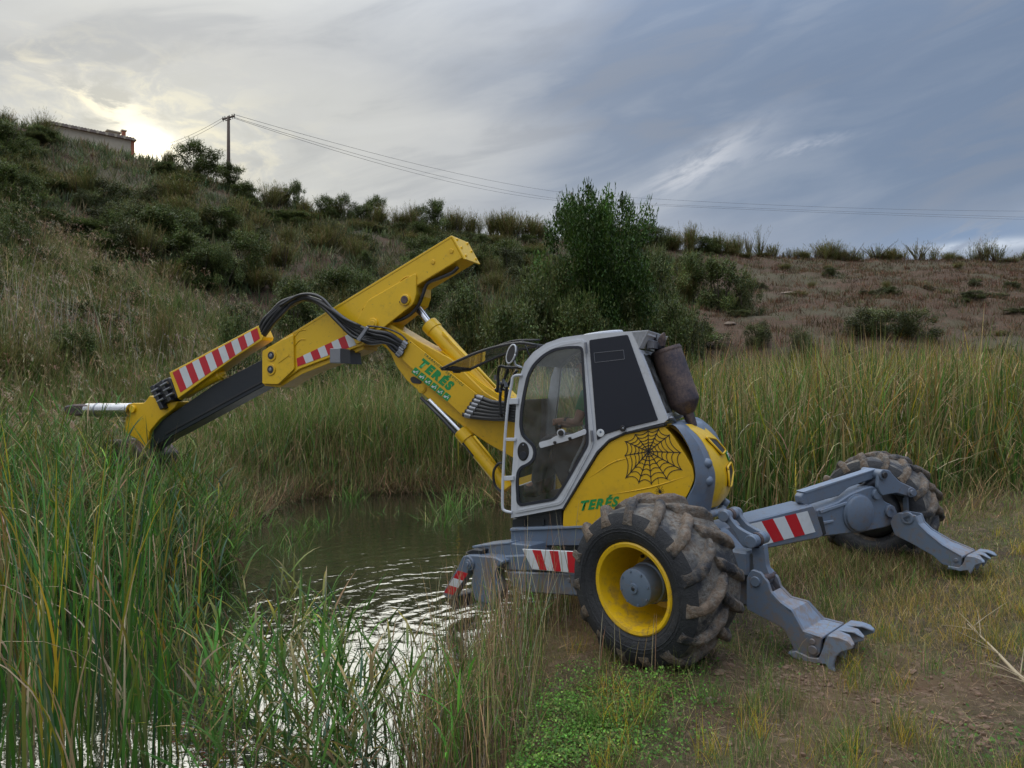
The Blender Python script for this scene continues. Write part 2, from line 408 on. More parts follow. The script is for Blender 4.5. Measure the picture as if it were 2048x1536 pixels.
# water
m, t, g, o = mat('murky_pond_water'); geo = t.nodes.new('ShaderNodeNewGeometry'); P_ = geo.outputs['Position']
def ringw(cx, cy, k, fall, ph=0):
    d_ = g.vm('DISTANCE', P_, (cx, cy, -.18), out=1)
    wv = g.m('SINE', g.m('ADD', g.m('MULTIPLY', g.m('ADD', d_, g.m('MULTIPLY', g.noise(P_, 1.6, 4), .55)), k), ph))
    return g.m('MULTIPLY', wv, g.m('EXPONENT', g.m('MULTIPLY', d_, -fall)))
wv = g.m('ADD', g.m('MULTIPLY', ringw(-.5, 7.4, 24, .15), .46), g.m('MULTIPLY', ringw(.2, 6.6, 33, .22, 1), .4))
sm = g.noise(g.vm('MULTIPLY', P_, (1, 1.6, 1)), 5.0, 3, .55, .4)
hh = g.m('ADD', g.m('MULTIPLY', wv, .50), g.m('MULTIPLY', sm, .75))
nb = bump(t, hh, .0042, 1.0)
di = t.nodes.new('ShaderNodeBsdfDiffuse'); di.inputs[0].default_value = (.040, .036, .022, 1); t.links.new(nb, di.inputs['Normal'])
gl = t.nodes.new('ShaderNodeBsdfGlossy'); gl.inputs['Roughness'].default_value = .03; gl.inputs[0].default_value = (.72, .75, .76, 1); t.links.new(nb, gl.inputs['Normal'])
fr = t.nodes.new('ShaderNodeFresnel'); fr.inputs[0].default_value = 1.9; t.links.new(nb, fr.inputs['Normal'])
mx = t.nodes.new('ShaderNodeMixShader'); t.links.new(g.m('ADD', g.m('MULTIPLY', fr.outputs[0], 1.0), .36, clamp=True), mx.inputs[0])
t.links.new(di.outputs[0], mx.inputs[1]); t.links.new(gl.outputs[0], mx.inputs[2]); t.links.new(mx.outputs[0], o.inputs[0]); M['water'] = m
# ------------------------------------------------------------------ terrain
WZ = -0.18                                   # pond level
def wpt(u, v): Y = (CZ-WZ)*FPX/(v-768); return ((u-1024)/FPX*Y, Y)
POND = [wpt(905, 1536), wpt(955, 1420), wpt(1010, 1320), wpt(1045, 1250), wpt(1120, 1190), wpt(1230, 1140), wpt(1250, 1080), wpt(1120, 1020),
        wpt(1010, 1000), wpt(960, 982), wpt(860, 980), wpt(720, 984), wpt(600, 992), wpt(520, 1010), wpt(470, 1040), wpt(380, 1085), wpt(250, 1120), wpt(60, 1140),
        (-9.5, 8.0), (-12, 4), (-9, 1.5), (-3.2, 1.6), (-1.0, 3.0)]
def sdist(x, y):
    """signed distance to the pond shore, negative in the pond"""
    x = np.asarray(x, float); y = np.asarray(y, float)
    d2 = np.full(x.shape, 1e9); ins = np.zeros(x.shape, bool); n = len(POND)
    for i in range(n):
        ax, ay = POND[i]; bx, by = POND[(i+1) % n]
        ex, ey = bx-ax, by-ay; wx, wy = x-ax, y-ay
        tt = np.clip((wx*ex+wy*ey)/(ex*ex+ey*ey), 0, 1)
        d2 = np.minimum(d2, (wx-ex*tt)**2+(wy-ey*tt)**2)
        c = ((ay <= y) & (by > y)) | ((by <= y) & (ay > y))
        xi = ax+(y-ay)/(ey if ey else 1e-9)*ex
        ins ^= c & (x < xi)
    d = np.sqrt(d2); return np.where(ins, -d, d)
RU = np.array([-700, -300, 0, 115, 268, 330, 450, 520, 650, 900, 1100, 1290, 1500, 1700, 2048, 2800], float)
RV = np.array([225, 222, 240, 276, 316, 330, 368, 404, 430, 462, 478, 492, 512, 518, 521, 524], float)
RY = np.array([42, 44, 48, 50, 53, 53, 52, 52, 52, 56, 60, 64, 68, 70, 72, 76], float)
FY = np.array([9.5, 9.5, 11.0, 12, 13, 13.5, 15, 16, 17, 18, 20, 22, 23, 23, 23, 23], float)    # where the slope starts
_LAT = np.random.default_rng(5).uniform(-1, 1, (256, 256))
def _val(x, y):
    xi, yi = np.floor(x).astype(int), np.floor(y).astype(int); fx, fy = x-xi, y-yi; fx, fy = fx*fx*(3-2*fx), fy*fy*(3-2*fy)
    a = _LAT[xi % 256, yi % 256]; b = _LAT[(xi+1) % 256, yi % 256]; c = _LAT[xi % 256, (yi+1) % 256]; d = _LAT[(xi+1) % 256, (yi+1) % 256]
    return (a*(1-fx)+b*fx)*(1-fy)+(c*(1-fx)+d*fx)*fy
def vnoise(x, y, s, seed=0):
    """smooth random field, about -1..1"""
    x = np.asarray(x, float)*s+seed*17.31; y = np.asarray(y, float)*s+seed*9.17
    return 1.25*(_val(x, y)*.62+_val(x*2.03+5, y*2.03+9)*.28+_val(x*4.1, y*4.1)*.14)
def height(x, y):
    x = np.asarray(x, float); y = np.asarray(y, float)
    yy = np.maximum(y, 4.0); u = np.clip(x/yy*FPX+1024, -700, 2800)
    rv = np.interp(u, RU, RV); ry = np.interp(u, RU, RY); fy = np.interp(u, RU, FY)
    zr = CZ+(768-rv)/FPX*ry
    sd = sdist(x, y)
    base = np.where(sd > 0, -.18+.20*(1-np.exp(-np.maximum(sd, 0)*2.2)), -.18-.5*(1-np.exp(np.minimum(sd, 0)*1.2)))
    base = base+np.clip((x-2.7)*.08, 0, .45)*(sd > 0)
    s = np.clip((y-fy)/(ry-fy), 0, 1)
    pw = np.interp(u, [-700, 300, 1100, 1600, 2800], [1.15, 1.2, 1.25, 1.0, .95])
    z = base+(zr-base)*(s**pw)
    amp = np.clip(y/40, 0, 1)*np.clip((1-s)*6, 0, 1)*np.clip(s*8, 0, 1)
    z = z+amp*(.5*vnoise(x, y, .22, 1)+.25*vnoise(x, y, .6, 2))
    land = (sd > 0)*np.clip(sd*2, 0, 1)*np.clip(1-s*4, 0, 1)
    z = z+land*(.035*vnoise(x, y, 1.6, 3)+.018*vnoise(x, y, 5, 4)+.010*vnoise(x, y, 12, 5))
    dw = np.hypot((x-1.02)*.80, y-5.45); z = z+.045*np.exp(-((dw-.42)/.14)**2)*(1+.5*vnoise(x, y, 6, 8))*(sd > 0)-.02*np.exp(-(dw/.25)**2)
    dc = np.hypot(x-2.45, y-5.2); z = z-.035*np.exp(-(dc/.30)**2)+.02*np.exp(-((dc-.42)/.10)**2)*(1+.6*vnoise(x, y, 8, 3))
    z = np.where(s >= 1, zr-.02*(y-ry)*0-np.clip((y-ry)*.03, 0, 3)*0-.0, z)
    return z
def hz(x, y): return float(height(np.array([x]), np.array([y]))[0])
def axis(lo, hi, bands):
    out = [lo]
    while out[-1] < hi:
        p = out[-1]; st = next(s for a, b, s in bands if a <= p < b); out.append(p+st)
    return np.array(out)
xs = axis(-600, 600, [(-1e9, -150, 50), (-150, -60, 5), (-60, -12, .8), (-12, 12, .085), (12, 60, .8), (60, 150, 5), (150, 1e9, 50)])
ys = axis(-80, 1400, [(-1e9, -10, 10), (-10, 1, 1), (1, 3, .25), (3, 14, .07), (14, 30, .3), (30, 80, .6), (80, 140, 4), (140, 1e9, 90)])
X, Y_ = np.meshgrid(xs, ys); Z = height(X, Y_)
nx, ny = len(xs), len(ys)
V_ = np.stack([X, Y_, Z], -1).reshape(-1, 3)
idx = np.arange(nx*ny).reshape(ny, nx)
Fq = np.stack([idx[:-1, :-1], idx[:-1, 1:], idx[1:, 1:], idx[1:, :-1]], -1).reshape(-1, 4)
def np_mesh(name, verts, loops, nper):
    me = bpy.data.meshes.new(name); me.vertices.add(len(verts)); me.vertices.foreach_set('co', np.ascontiguousarray(verts, np.float32).ravel())
    loops = np.ascontiguousarray(loops, np.int32).ravel(); me.loops.add(len(loops)); me.loops.foreach_set('vertex_index', loops)
    nf = len(loops)//nper; me.polygons.add(nf); me.polygons.foreach_set('loop_start', np.arange(nf, dtype=np.int32)*nper)
    me.update(calc_edges=True); return me
gm = np_mesh('ground', V_, Fq, 4)
go = link('ground', gm, M['ground'], smooth=True); tag(go, kind='structure')
# pond surface
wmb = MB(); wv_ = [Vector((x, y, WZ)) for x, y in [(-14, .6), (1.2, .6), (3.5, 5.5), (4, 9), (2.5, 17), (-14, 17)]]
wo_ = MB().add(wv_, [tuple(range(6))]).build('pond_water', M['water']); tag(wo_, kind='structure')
# ------------------------------------------------------------------ the walking excavator
EX = empty('walking_excavator', (1.6, 7.2, 0.0))
tag(EX, 'yellow and grey walking excavator with a white cab at the edge of the pond', 'excavator')
A = R(22)                                    # heading of the upper carriage
AU = R(43)                                   # heading of the undercarriage
PC = Plane(1180, 6.6, A)                     # left side of cab and body
PB = Plane(1180, 6.6, A); PB.p0 = PC.p0-PC.n*1.05   # left side of the boom
UP = Vector((0, 0, 1))
def slab(pl, pts, th, name, m, parent, off=0, bevel=.006, holes=None, smooth=False, segs=1, label=None):
    mb = MB(); pl.slab(mb, pts, th, off, holes)
    return mb.build(name, M[m], parent, bevel=0 if holes else bevel, segs=segs, label=label)
def disc(pl, u, v, r, th, name, m, parent, off=0, n=24, bevel=.004):
    """short cylinder standing proud of a plane; r in metres"""
    c = pl.P(u, v, off); mb = MB(); mb.cyl(c-pl.n*.02, c+pl.n*th, r, r, n); return mb.build(name, M[m], parent, autosm=True, bevel=bevel)
def stripes(pl, quad, n, parent, off, first='red', th=.002, skew=0.0):
    """reflective board: quad = TL, TR, BR, BL in photo px; n bands as separate flat stickers"""
    TL, TR, BR, BL = [Vector((*q, 0)) for q in quad]
    for i in range(n):
        t0, t1 = i/n, (i+1)/n
        q = [TL.lerp(TR, max(0, min(1, t0-skew))), TL.lerp(TR, max(0, min(1, t1-skew))), BL.lerp(BR, max(0, min(1, t1))), BL.lerp(BR, max(0, min(1, t0)))]
        c = (i % 2 == 0) == (first == 'red')
        slab(pl, [(p.x, p.y) for p in q], th, 'red_stripe' if c else 'white_stripe', 'red' if c else 'refl', parent, off, bevel=0)

# ---- cab shell
CO = [(1022, 1036), (1023, 957), (1027, 901), (1033, 795), (1039, 754), (1049, 725), (1067, 704), (1093, 686), (1124, 675), (1160, 670), (1240, 664), (1297, 660), (1277, 697),
      (1336, 838), (1328, 845), (1250, 864), (1218, 878), (1196, 902), (1160, 960), (1128, 1016)]
DO = [(1028, 1027), (1029, 957), (1033, 901), (1039, 797), (1045, 757), (1055, 731), (1073, 711), (1097, 694), (1127, 684), (1168, 678), (1188, 878), (1183, 897), (1124, 1008)]
DO = rnd_poly(DO, 9, 3)
DG = [(1165, 693), (1135, 693), (1107, 698), (1085, 710), (1066, 729), (1054, 752), (1046, 789), (1041, 820), (1039, 851), (1043, 871), (1054, 882), (1064, 891), (1068, 903), (1065, 919),
      (1054, 928), (1041, 933), (1034, 944), (1032, 964), (1034, 1005), (1040, 1012), (1110, 1000), (1129, 972), (1176, 890), (1176, 870)]
DGs = rnd_poly(DG, 9, 3)
def shrink(p, k):
    cx = sum(a for a, b in p)/len(p); cy = sum(b for a, b in p)/len(p); out = []
    n = len(p)
    for i in range(n):
        a = Vector(p[i-1]); b = Vector(p[i]); c = Vector(p[(i+1) % n])
        d1 = (b-a); d2 = (c-b)
        d1 = d1.normalized() if d1.length > 1e-6 else d2.normalized(); d2 = d2.normalized() if d2.length > 1e-6 else d1
        nn = Vector((-(d1.y+d2.y), d1.x+d2.x)); nn = nn.normalized() if nn.length > 1e-6 else Vector((0, 0))
        out.append((b.x+nn.x*k, b.y+nn.y*k))
    return out
area = lambda p: sum(p[i-1][0]*p[i][1]-p[i][0]*p[i-1][1] for i in range(len(p)))
def inset(p, k): return shrink(p, k if area(p) > 0 else -k)
cab = slab(PC, CO, .05, 'cab', 'white', EX, 0, holes=[inset(DO, 4), ])
cw = .88                                      # cab width
# far side frame of the cab with its own glass opening
FO = [(1060, 735), (1085, 707), (1120, 689), (1160, 684), (1245, 678), (1270, 740), (1300, 830), (1215, 860), (1176, 905), (1120, 995), (1045, 1005), (1048, 850)]
def far_side():
    mb = MB()
    base = [PC.P(u, v) - PC.n*cw for u, v in CO]; hole = [PC.P(u, v)-PC.n*cw for u, v in FO]
    mb.prism(base, [p-PC.n*.05 for p in base], [hole], [[p-PC.n*.05 for p in hole]])
    mb.build('far_side_frame', M['white'], cab)
    slab2 = MB(); slab2.prism([p-PC.n*.02 for p in hole], [p-PC.n*.026 for p in hole]); slab2.build('far_window', M['glass'], cab)
far_side()
# roof, nose, floor and back as strips joining both sides
def strip(pts, th, name, m, parent, w0=.05, w1=None, smooth=False, shift=(0, 0)):
    w1 = cw if w1 is None else w1; mb = MB()
    P3 = [PC.P(u, v) for u, v in pts]
    t = [(P3[min(i+1, len(P3)-1)]-P3[max(i-1, 0)]).normalized() for i in range(len(P3))]
    nn = [x.cross(PC.n).normalized() for x in t]
    rings = [[p-PC.n*w0, p-PC.n*w1, p-PC.n*w1+k*th, p-PC.n*w0+k*th] for p, k in zip(P3, nn)]
    mb.rings(rings); return mb.build(name, M[m], parent, autosm=smooth, bevel=.003)
strip([(1050, 726), (1067, 706), (1093, 688), (1124, 677), (1160, 672), (1240, 666), (1294, 662)], .035, 'roof_panel', 'white', cab, smooth=True)
strip([(1024, 1030), (1070, 1024), (1124, 1012)], .04, 'floor', 'dark', cab)
strip([(1124, 1012), (1160, 956), (1196, 900), (1218, 878), (1250, 864), (1326, 846)], .03, 'rear_bulkhead', 'dark', cab)
strip([(1024, 1026), (1024, 975)], .03, 'front_sill', 'white', cab)
strip([(1026, 960), (1029, 901), (1034, 800)], .006, 'lower_windscreen', 'glass', cab)
# rear window between the sloping rear pillars
def rear():
    a, b = PC.P(1279, 699), PC.P(1333, 836); n = PC.n
    mb = MB(); mb.prism([a-n*.08, b-n*.08, b-n*(cw-.08), a-n*(cw-.08)], [p-PC.f*-.006 for p in [a-n*.08, b-n*.08, b-n*(cw-.08), a-n*(cw-.08)]])
    mb.build('rear_window', M['glassd'], cab)
    for w in (.05, cw-.08):
        mb = MB(); mb.prism([a-n*w, b-n*w, b-n*(w+.05), a-n*(w+.05)], [p+PC.f*.04 for p in [a-n*w, b-n*w, b-n*(w+.05), a-n*(w+.05)]]); mb.build('rear_pillar', M['white'], cab, bevel=.004)
    for q, r_ in ((a, .04), (b, .04)):
        mb = MB(); d = (b-a).normalized()*r_*(1 if q is a else -1)
        mb.prism([q-n*.05, q+d-n*.05, q+d-n*cw, q-n*cw], [p+PC.f*.03 for p in [q-n*.05, q+d-n*.05, q+d-n*cw, q-n*cw]]); mb.build('rear_window_bar', M['white'], cab, bevel=.003)
rear()
mb = MB(); mb.prism([PC.P(1262, 664), PC.P(1297, 660.5), PC.P(1278, 697)], [PC.P(*q)-PC.n*cw for q in ((1262, 664), (1297, 660.5), (1278, 697))]); mb.build('roof_visor', M['white'], cab, bevel=.004)
# roof hatch rim and bar
mb = MB(); c = PC.P(1180, 670)-PC.n*.42
mb.tube([c+PC.f*.14*math.cos(a)*1.3+PC.n*.14*math.sin(a)+UP*(.035+.02*math.cos(a)*-1) for a in np.linspace(0, 2*math.pi, 25)], .012, 6); mb.build('roof_hatch_rim', M['white'], cab, smooth=True)
# tinted side panel, with label outline, badge, knob
SW = [(1178, 680), (1255, 669), (1316, 840), (1243, 858), (1211, 868), (1194, 881)]
sp = slab(PC, rnd_poly(SW, 3, 2), .012, 'side_window', 'panel', EX, .010, bevel=.003)
lab = [(1188, 706), (1247, 700), (1249, 718), (1190, 725)]
mb = MB()
for i in range(4):
    a, b = PC.P(*lab[i], .012), PC.P(*lab[(i+1) % 4], .012); mb.tube([a, b], .0022, 4)
mb.build('label_outline', M['steel'], sp)
disc(PC, 1201, 866, .036, .003, 'round_sticker', 'refl', sp, .010)
disc(PC, 1201, 864, .012, .002, 'sticker_print', 'grey', sp, .013)
disc(PC, 1246, 857, .026, .02, 'window_knob', 'black', sp, .012)
disc(PC, 1246, 857, .009, .006, 'knob_screw', 'steel', sp, .032)
# door
door = slab(PC, DO, .035, 'cab_door', 'white', EX, .012, holes=[inset(DGs, -1)])
slab(PC, inset(DGs, -1.2), .02, 'door_seal', 'seal', door, .018, holes=[inset(DGs, 4.2)])
slab(PC, inset(DGs, 3), .005, 'door_glass', 'glass', door, .004, bevel=0)
# thin groove line round the door panel
slab(PC, inset(DO, 3.4), .004, 'door_rim', 'white', door, .015, holes=[inset(DO, 6.0)])
hd = slab(PC, rnd_poly([(1046+11.5*math.cos(a), 903+19*math.sin(a)) for a in np.linspace(0, 2*math.pi, 24, endpoint=False)], 1, 1), .012, 'door_handle', 'black', door, .020, bevel=.004)
slab(PC, [(1046+7*math.cos(a), 911+8*math.sin(a)) for a in np.linspace(0, 2*math.pi, 16, endpoint=False)], .006, 'handle_grip', 'seal', hd, .027, bevel=.002)
disc(PC, 1046, 890, .008, .004, 'lock_cylinder', 'steel', hd, .020)
for (u, v) in ((1171, 696), (1183, 872)):
    a, b = PC.P(u, v-11, .03), PC.P(u+1.5, v+11, .03); mb = MB(); mb.cyl(a, b, .012, .012, 10); mb.build('door_hinge', M['steel'], door, autosm=True)
# bar across the glass with its round fittings
bar = slab(PC, rnd_poly([(1077, 885), (1100, 879), (1115, 870), (1130, 871), (1145, 868), (1171, 857), (1173, 868), (1137, 881), (1080, 897)], 4, 3), .010, 'door_grab_bar', 'white', door, .026, bevel=.002)
disc(PC, 1122, 866, .036, .012, 'latch_disc', 'white', bar, .024); disc(PC, 1122, 866, .026, .012, 'latch_knob', 'black', bar, .036)
for u, v in ((1119, 853), (1140, 877), (1110, 885)): disc(PC, u, v, .014, .016, 'black_knob', 'black', bar, .030)
mb = MB(); mb.tube([PC.P(u, v, -.05) for u, v in ((1140, 945), (1147, 925), (1160, 900), (1168, 880), (1168, 850))], .014, 8, 5); mb.build('inner_grab_handle', M['white'], cab, smooth=True)
# ladder / grab rail in front of the door
rail = [(1044, 750), (1027, 753), (1023, 770), (1016, 808), (1010, 876), (1006, 957), (1005, 1010), (1009, 1021), (1024, 1025)]
lad = MB().tube([PC.P(u, v, .02) for u, v in rail], .0135, 8, 4).build('grab_rail', M['white'], EX, smooth=True)
for (a, b, h) in (((1016, 803), (1036, 802), 6), ((1010, 879), (1031, 879), 3.2), ((1006, 957), (1027, 956), 4.5)):
    slab(PC, [(a[0], a[1]-h), (b[0], b[1]-h), (b[0], b[1]+h), (a[0], a[1]+h)], .02, 'rung', 'white', lad, .028, bevel=.003)
# open windscreen held up in front of the cab
nc = [(1072, 690), (1040, 686), (1000, 692), (955, 705), (915, 722), (884, 737)]
N3 = [PC.P(u, v, -.06) for u, v in cm2(nc, 4)]
def wsc():
    w = .62; n = PC.n; L = len(N3); mb = MB()
    mid = [[p-n*.03, p-n*(w-.03)] for p in N3]
    mb.rings([[a, b, b+UP*.005, a+UP*.005] for a, b in mid]); ws = mb.build('windscreen', M['glass'], EX, smooth=False)
    for k in (0, w):
        MB().tube([p-n*k for p in N3], .014, 8).build('windscreen_frame', M['black'], ws, smooth=True)
    MB().tube([N3[-1], N3[-1]-n*w*.35-UP*.005, N3[-1]-n*w*.7-UP*.01, N3[-1]-n*w], .018, 8).build('windscreen_frame', M['black'], ws, smooth=True)
    MB().tube([N3[0], N3[0]-n*w], .014, 8).build('windscreen_frame', M['black'], ws, smooth=True)
    MB().tube([N3[-1]-n*w*.35, N3[-1]-n*w*.42-UP*.03, N3[-1]-n*w*.62-UP*.03, N3[-1]-n*w*.7], .012, 6).build('windscreen_handle', M['black'], ws, smooth=True)
    MB().tube([N3[2]-n*.3+UP*.05, N3[8]-n*.3+UP*.06, N3[14]-n*.32+UP*.05], .010, 6, 4).build('wiper_arm', M['black'], ws, smooth=True)
    MB().tube([N3[5]-n*.2+UP*.03, N3[11]-n*.45+UP*.045, N3[17]-n*.5+UP*.03], .009, 6, 4).build('wiper_blade', M['black'], ws, smooth=True)
    for k in (.12, w-.12):
        MB().tube([N3[4]-n*k, PC.P(1062, 720, -.06-k)], .008, 6).build('gas_strut', M['black'], ws, smooth=True)
wsc()
# mirror on its bracket
ml = PC.P(1023, 708, .10); mx_ = (PC.f*.3+PC.n*.95).normalized(); my_ = UP.cross(mx_).normalized()
def mirror():
    rr = []
    for s_, k in ((-.012, .9), (0, 1), (.035, .95), (.06, .55)):
        rr.append([ml+mx_*-s_+(my_*.045*math.cos(a)+(UP*.95-PC.f*.25)*.085*math.sin(a))*k for a in np.linspace(0, 2*math.pi, 20, endpoint=False)])
    mb = MB(); mb.rings(rr); o = mb.build('wing_mirror', M['black'], EX, autosm=True)
    MB().tube([ml+(my_*.047*math.cos(a)+(UP*.95-PC.f*.25)*.088*math.sin(a))+mx_*.005 for a in np.linspace(0, 2*math.pi, 25)], .008, 6).build('mirror_rim', M['white'], o, smooth=True)
    MB().tube([PC.P(1044, 735, 0), PC.P(1030, 728, .06), ml+mx_*-.04], .010, 6, 4).build('mirror_arm', M['white'], o, smooth=True)
mirror()
# lines on top of the boom foot in front of the cab
hv = MB()
for i, pts in enumerate([[(1040, 735), (1015, 735), (1000, 733), (996, 748), (996, 765), (994, 785)], [(1018, 730), (1012, 750), (1004, 772), (1000, 800), (1003, 835)], [(1034, 740), (1022, 760), (1012, 782), (1012, 830)],
                         [(1000, 765), (1012, 775), (1016, 800), (1014, 840)], [(990, 780), (1004, 778), (1018, 782)]]):
    hv.tube([PB.P(u, v, .35-.06*i) for u, v in pts], .016, 7, 4)
vb = hv.build('valve_hoses', M['rubberhose'], EX, smooth=True)
for u, v in ((992, 760), (998, 771), (1008, 768), (1012, 774), (1000, 785)):
    c = PB.P(u, v, .3); MB().cyl(c, c+UP*.05+PC.f*.01, .022, .016, 8).build('hose_fitting', M['steel'], vb, autosm=True)
# seat, console and levers
def in_cab(u, v, w): return PC.P(u, v)-PC.n*w
seat = MB(); seat.prism([in_cab(*q, .22) for q in ((1130, 910), (1188, 898), (1192, 915), (1135, 928))], [in_cab(*q, .68) for q in ((1130, 910), (1188, 898), (1192, 915), (1135, 928))])
so_ = seat.build('operator_seat', M['seat'], EX, bevel=.03, segs=2)
MB().prism([in_cab(*q, .25) for q in ((1180, 905), (1188, 740), (1206, 735), (1206, 900))], [in_cab(*q, .65) for q in ((1180, 905), (1188, 740), (1206, 735), (1206, 900))]).build('seat_back', M['seat'], so_, bevel=.03, segs=2)
MB().prism([in_cab(*q, .10) for q in ((1092, 876), (1150, 866), (1165, 885), (1160, 960), (1120, 985), (1098, 940))], [in_cab(*q, .22) for q in ((1092, 876), (1150, 866), (1165, 885), (1160, 960), (1120, 985), (1098, 940))]).build('control_console', M['black'], EX, bevel=.02, segs=2)
MB().tube([in_cab(1105, 885, .16), in_cab(1103, 862, .16), in_cab(1099, 842, .16)], [.012, .012, .022], 8, 3).build('joystick', M['black'], EX, smooth=True)
# ---- engine body
BO = [(1125, 1056), (1127, 1021), (1160, 968), (1197, 908), (1219, 884), (1250, 869), (1300, 859), (1330, 853), (1346, 872), (1372, 912), (1386, 936), (1389, 958), (1378, 985), (1362, 1012), (1350, 1065)]
body = slab(PC, rnd_poly(BO, 7, 3), .30, 'side_cover', 'yellow2', EX, -.012, bevel=.018, segs=3)
mb = MB(); inner = [PC.P(u, v)-PC.n*.28 for u, v in inset(BO, 10)]; mb.prism(inner, [p-PC.n*.75 for p in inner]); mb.build('engine_body', M['grey'], EX, bevel=.03, segs=2)
# pressed swages on the cover
for q in ([(1215, 990), (1300, 975), (1375, 952)], [(1180, 955), (1225, 925), (1262, 915)]):
    MB().tube([PC.P(u, v, -.012) for u, v in cm2(q, 4)], [.001, .006, .006, .001], 6).build('swage_line', M['yellow2'], body, smooth=True)
# dark joint between cab and body
MB().tube([PC.P(u, v, -.004) for u, v in ((1126, 1019), (1158, 965), (1195, 904), (1218, 881), (1250, 866.5), (1328, 850))], .012, 6).build('body_joint_seal', M['dark'], body)
# spider web print
cz = (1297, 903); zo = lambda X_, Y0: (960+X_/3.2, 620+Y0/3.2)
tips = [zo(*q) for q in [(1075, 768), (1146, 757), (1215, 797), (1288, 912), (1295, 1025), (1200, 1085), (1097, 1118), (1014, 1110), (930, 1078), (924, 932), (926, 840), (990, 792)]]
def ribbon2d(mb, pl, pts, w, off):
    P3 = [pl.P(u, v, off) for u, v in pts]; a = []; b = []
    for i, p in enumerate(P3):
        t = (P3[min(i+1, len(P3)-1)]-P3[max(i-1, 0)]).normalized(); s_ = t.cross(pl.n)*w[i] if isinstance(w, list) else t.cross(pl.n)*w
        a.append(p+s_); b.append(p-s_)
    n = len(P3); mb.add(a+b, [(i, i+1, n+i+1, n+i) for i in range(n-1)])
wm = MB(); WO = -.012+.0025
for tp in tips: ribbon2d(wm, PC, [cz, tp], [.0045, .0035], WO)
for k, f in enumerate((.17, .30, .44, .60, .78, .97)):
    for i in range(len(tips)):
        a = (cz[0]+(tips[i-1][0]-cz[0])*f, cz[1]+(tips[i-1][1]-cz[1])*f); b = (cz[0]+(tips[i][0]-cz[0])*f, cz[1]+(tips[i][1]-cz[1])*f)
        mid = ((a[0]+b[0])/2, (a[1]+b[1])/2); mid = (mid[0]+(cz[0]-mid[0])*.22, mid[1]+(cz[1]-mid[1])*.22)
        ribbon2d(wm, PC, [(a[0]*(1-t)**2+mid[0]*2*t*(1-t)+b[0]*t*t, a[1]*(1-t)**2+mid[1]*2*t*(1-t)+b[1]*t*t) for t in np.linspace(0, 1, 7)], .0032, WO+.0004+.0002*k)
wm.build('spider_web_print', M['webblack'], body)
sm_ = MB()
ribbon2d(sm_, PC, [zo(1138, 1068), zo(1148, 1150)], [.0016, .0016], WO)
for (x, y, r0) in ((1153, 1166, 9), (1149, 1153, 5)):
    c_ = zo(x, y); sm_.add([PC.P(c_[0]+r0/3.2*math.cos(a), c_[1]+r0/3.2*math.sin(a), WO+.0006) for a in np.linspace(0, 2*math.pi, 12, endpoint=False)], [tuple(range(12))])
for s_ in (-1, 1):
    for (x1, y1, x2, y2) in ((10, -18, 18, -30), (22, -12, 26, 2), (20, 2, 20, 20), (12, 8, 12, 26)):
        ribbon2d(sm_, PC, [zo(1151, 1160), zo(1151+s_*x1, 1160+y1), zo(1151+s_*x2, 1160+y2)], [.0018]*3, WO)
sm_.build('hanging_spider_print', M['webblack'], body)
def text_on(pl, s, org, ex, ey, h, off, name, m, parent, bold=.02, shear=.15, space=1.0):
    """lettering: org photo px of baseline start, ex/ey px direction vectors (unit), h letter height px"""
    cu = bpy.data.curves.new('t', 'FONT'); cu.body = s; cu.size = 1.0; cu.offset = bold; cu.shear = shear; cu.space_character = space; cu.resolution_u = 3
    ob = bpy.data.objects.new('t', cu); COL.objects.link(ob); dg = bpy.context.evaluated_depsgraph_get(); dg.update()
    me = bpy.data.meshes.new_from_object(ob.evaluated_get(dg)); bpy.data.objects.remove(ob)
    k = h/.72
    for v in me.vertices:
        x, y = v.co.x*k, v.co.y*k; v.co = pl.P(org[0]+ex[0]*x+ey[0]*y, org[1]+ex[1]*x+ey[1]*y, off)
    return link(name, me, M[m], parent)
text_on(PC, 'TERÉS', (1158, 1021.0), (.992, -.125), (.02, -1), 18.5, WO+.001, 'name_lettering', 'green', body, .045, .25, 1.16)
# grey corner casting
inn = [(1330, 853), (1350, 852), (1378, 895), (1390, 940), (1388, 968), (1372, 1000), (1358, 1040)]
out = [(1344, 846), (1366, 848), (1402, 880), (1425, 930), (1430, 960), (1424, 1000), (1412, 1050)]
inn = cm2(inn, 4); out = cm2(out, 4)
def band():
    A_ = [PC.P(u, v, .004) for u, v in inn]; A0 = [p-PC.n*.2 for p in A_]; B_ = [PC.P(u, v, -.16) for u, v in out]
    Cc = [PC.P(u, v, -.16)-PC.n*1.15-PC.f*-.02 for u, v in out]
    mb = MB(); n = len(A_)
    M1 = [a.lerp(b, .5)+PC.n*.035-PC.f*.03 for a, b in zip(A_, B_)]
    mb.rings([A0, A_, [a.lerp(b, .06)+PC.n*.012 for a, b in zip(A_, B_)], M1, B_, Cc], cap=False, closed=False)
    return mb.build('corner_casting', M['grey'], EX, autosm=True)
cast = band()
for (u, v) in ((1415, 927), (1417, 962)):
    c = PC.P(u, v, -.07); MB().lathe([(0, .035), (.03, .03), (.045, .0), (.045, -.05)], c, (PC.n*.8-PC.f*.6), 14).build('lifting_boss', M['grey'], cast, smooth=True)
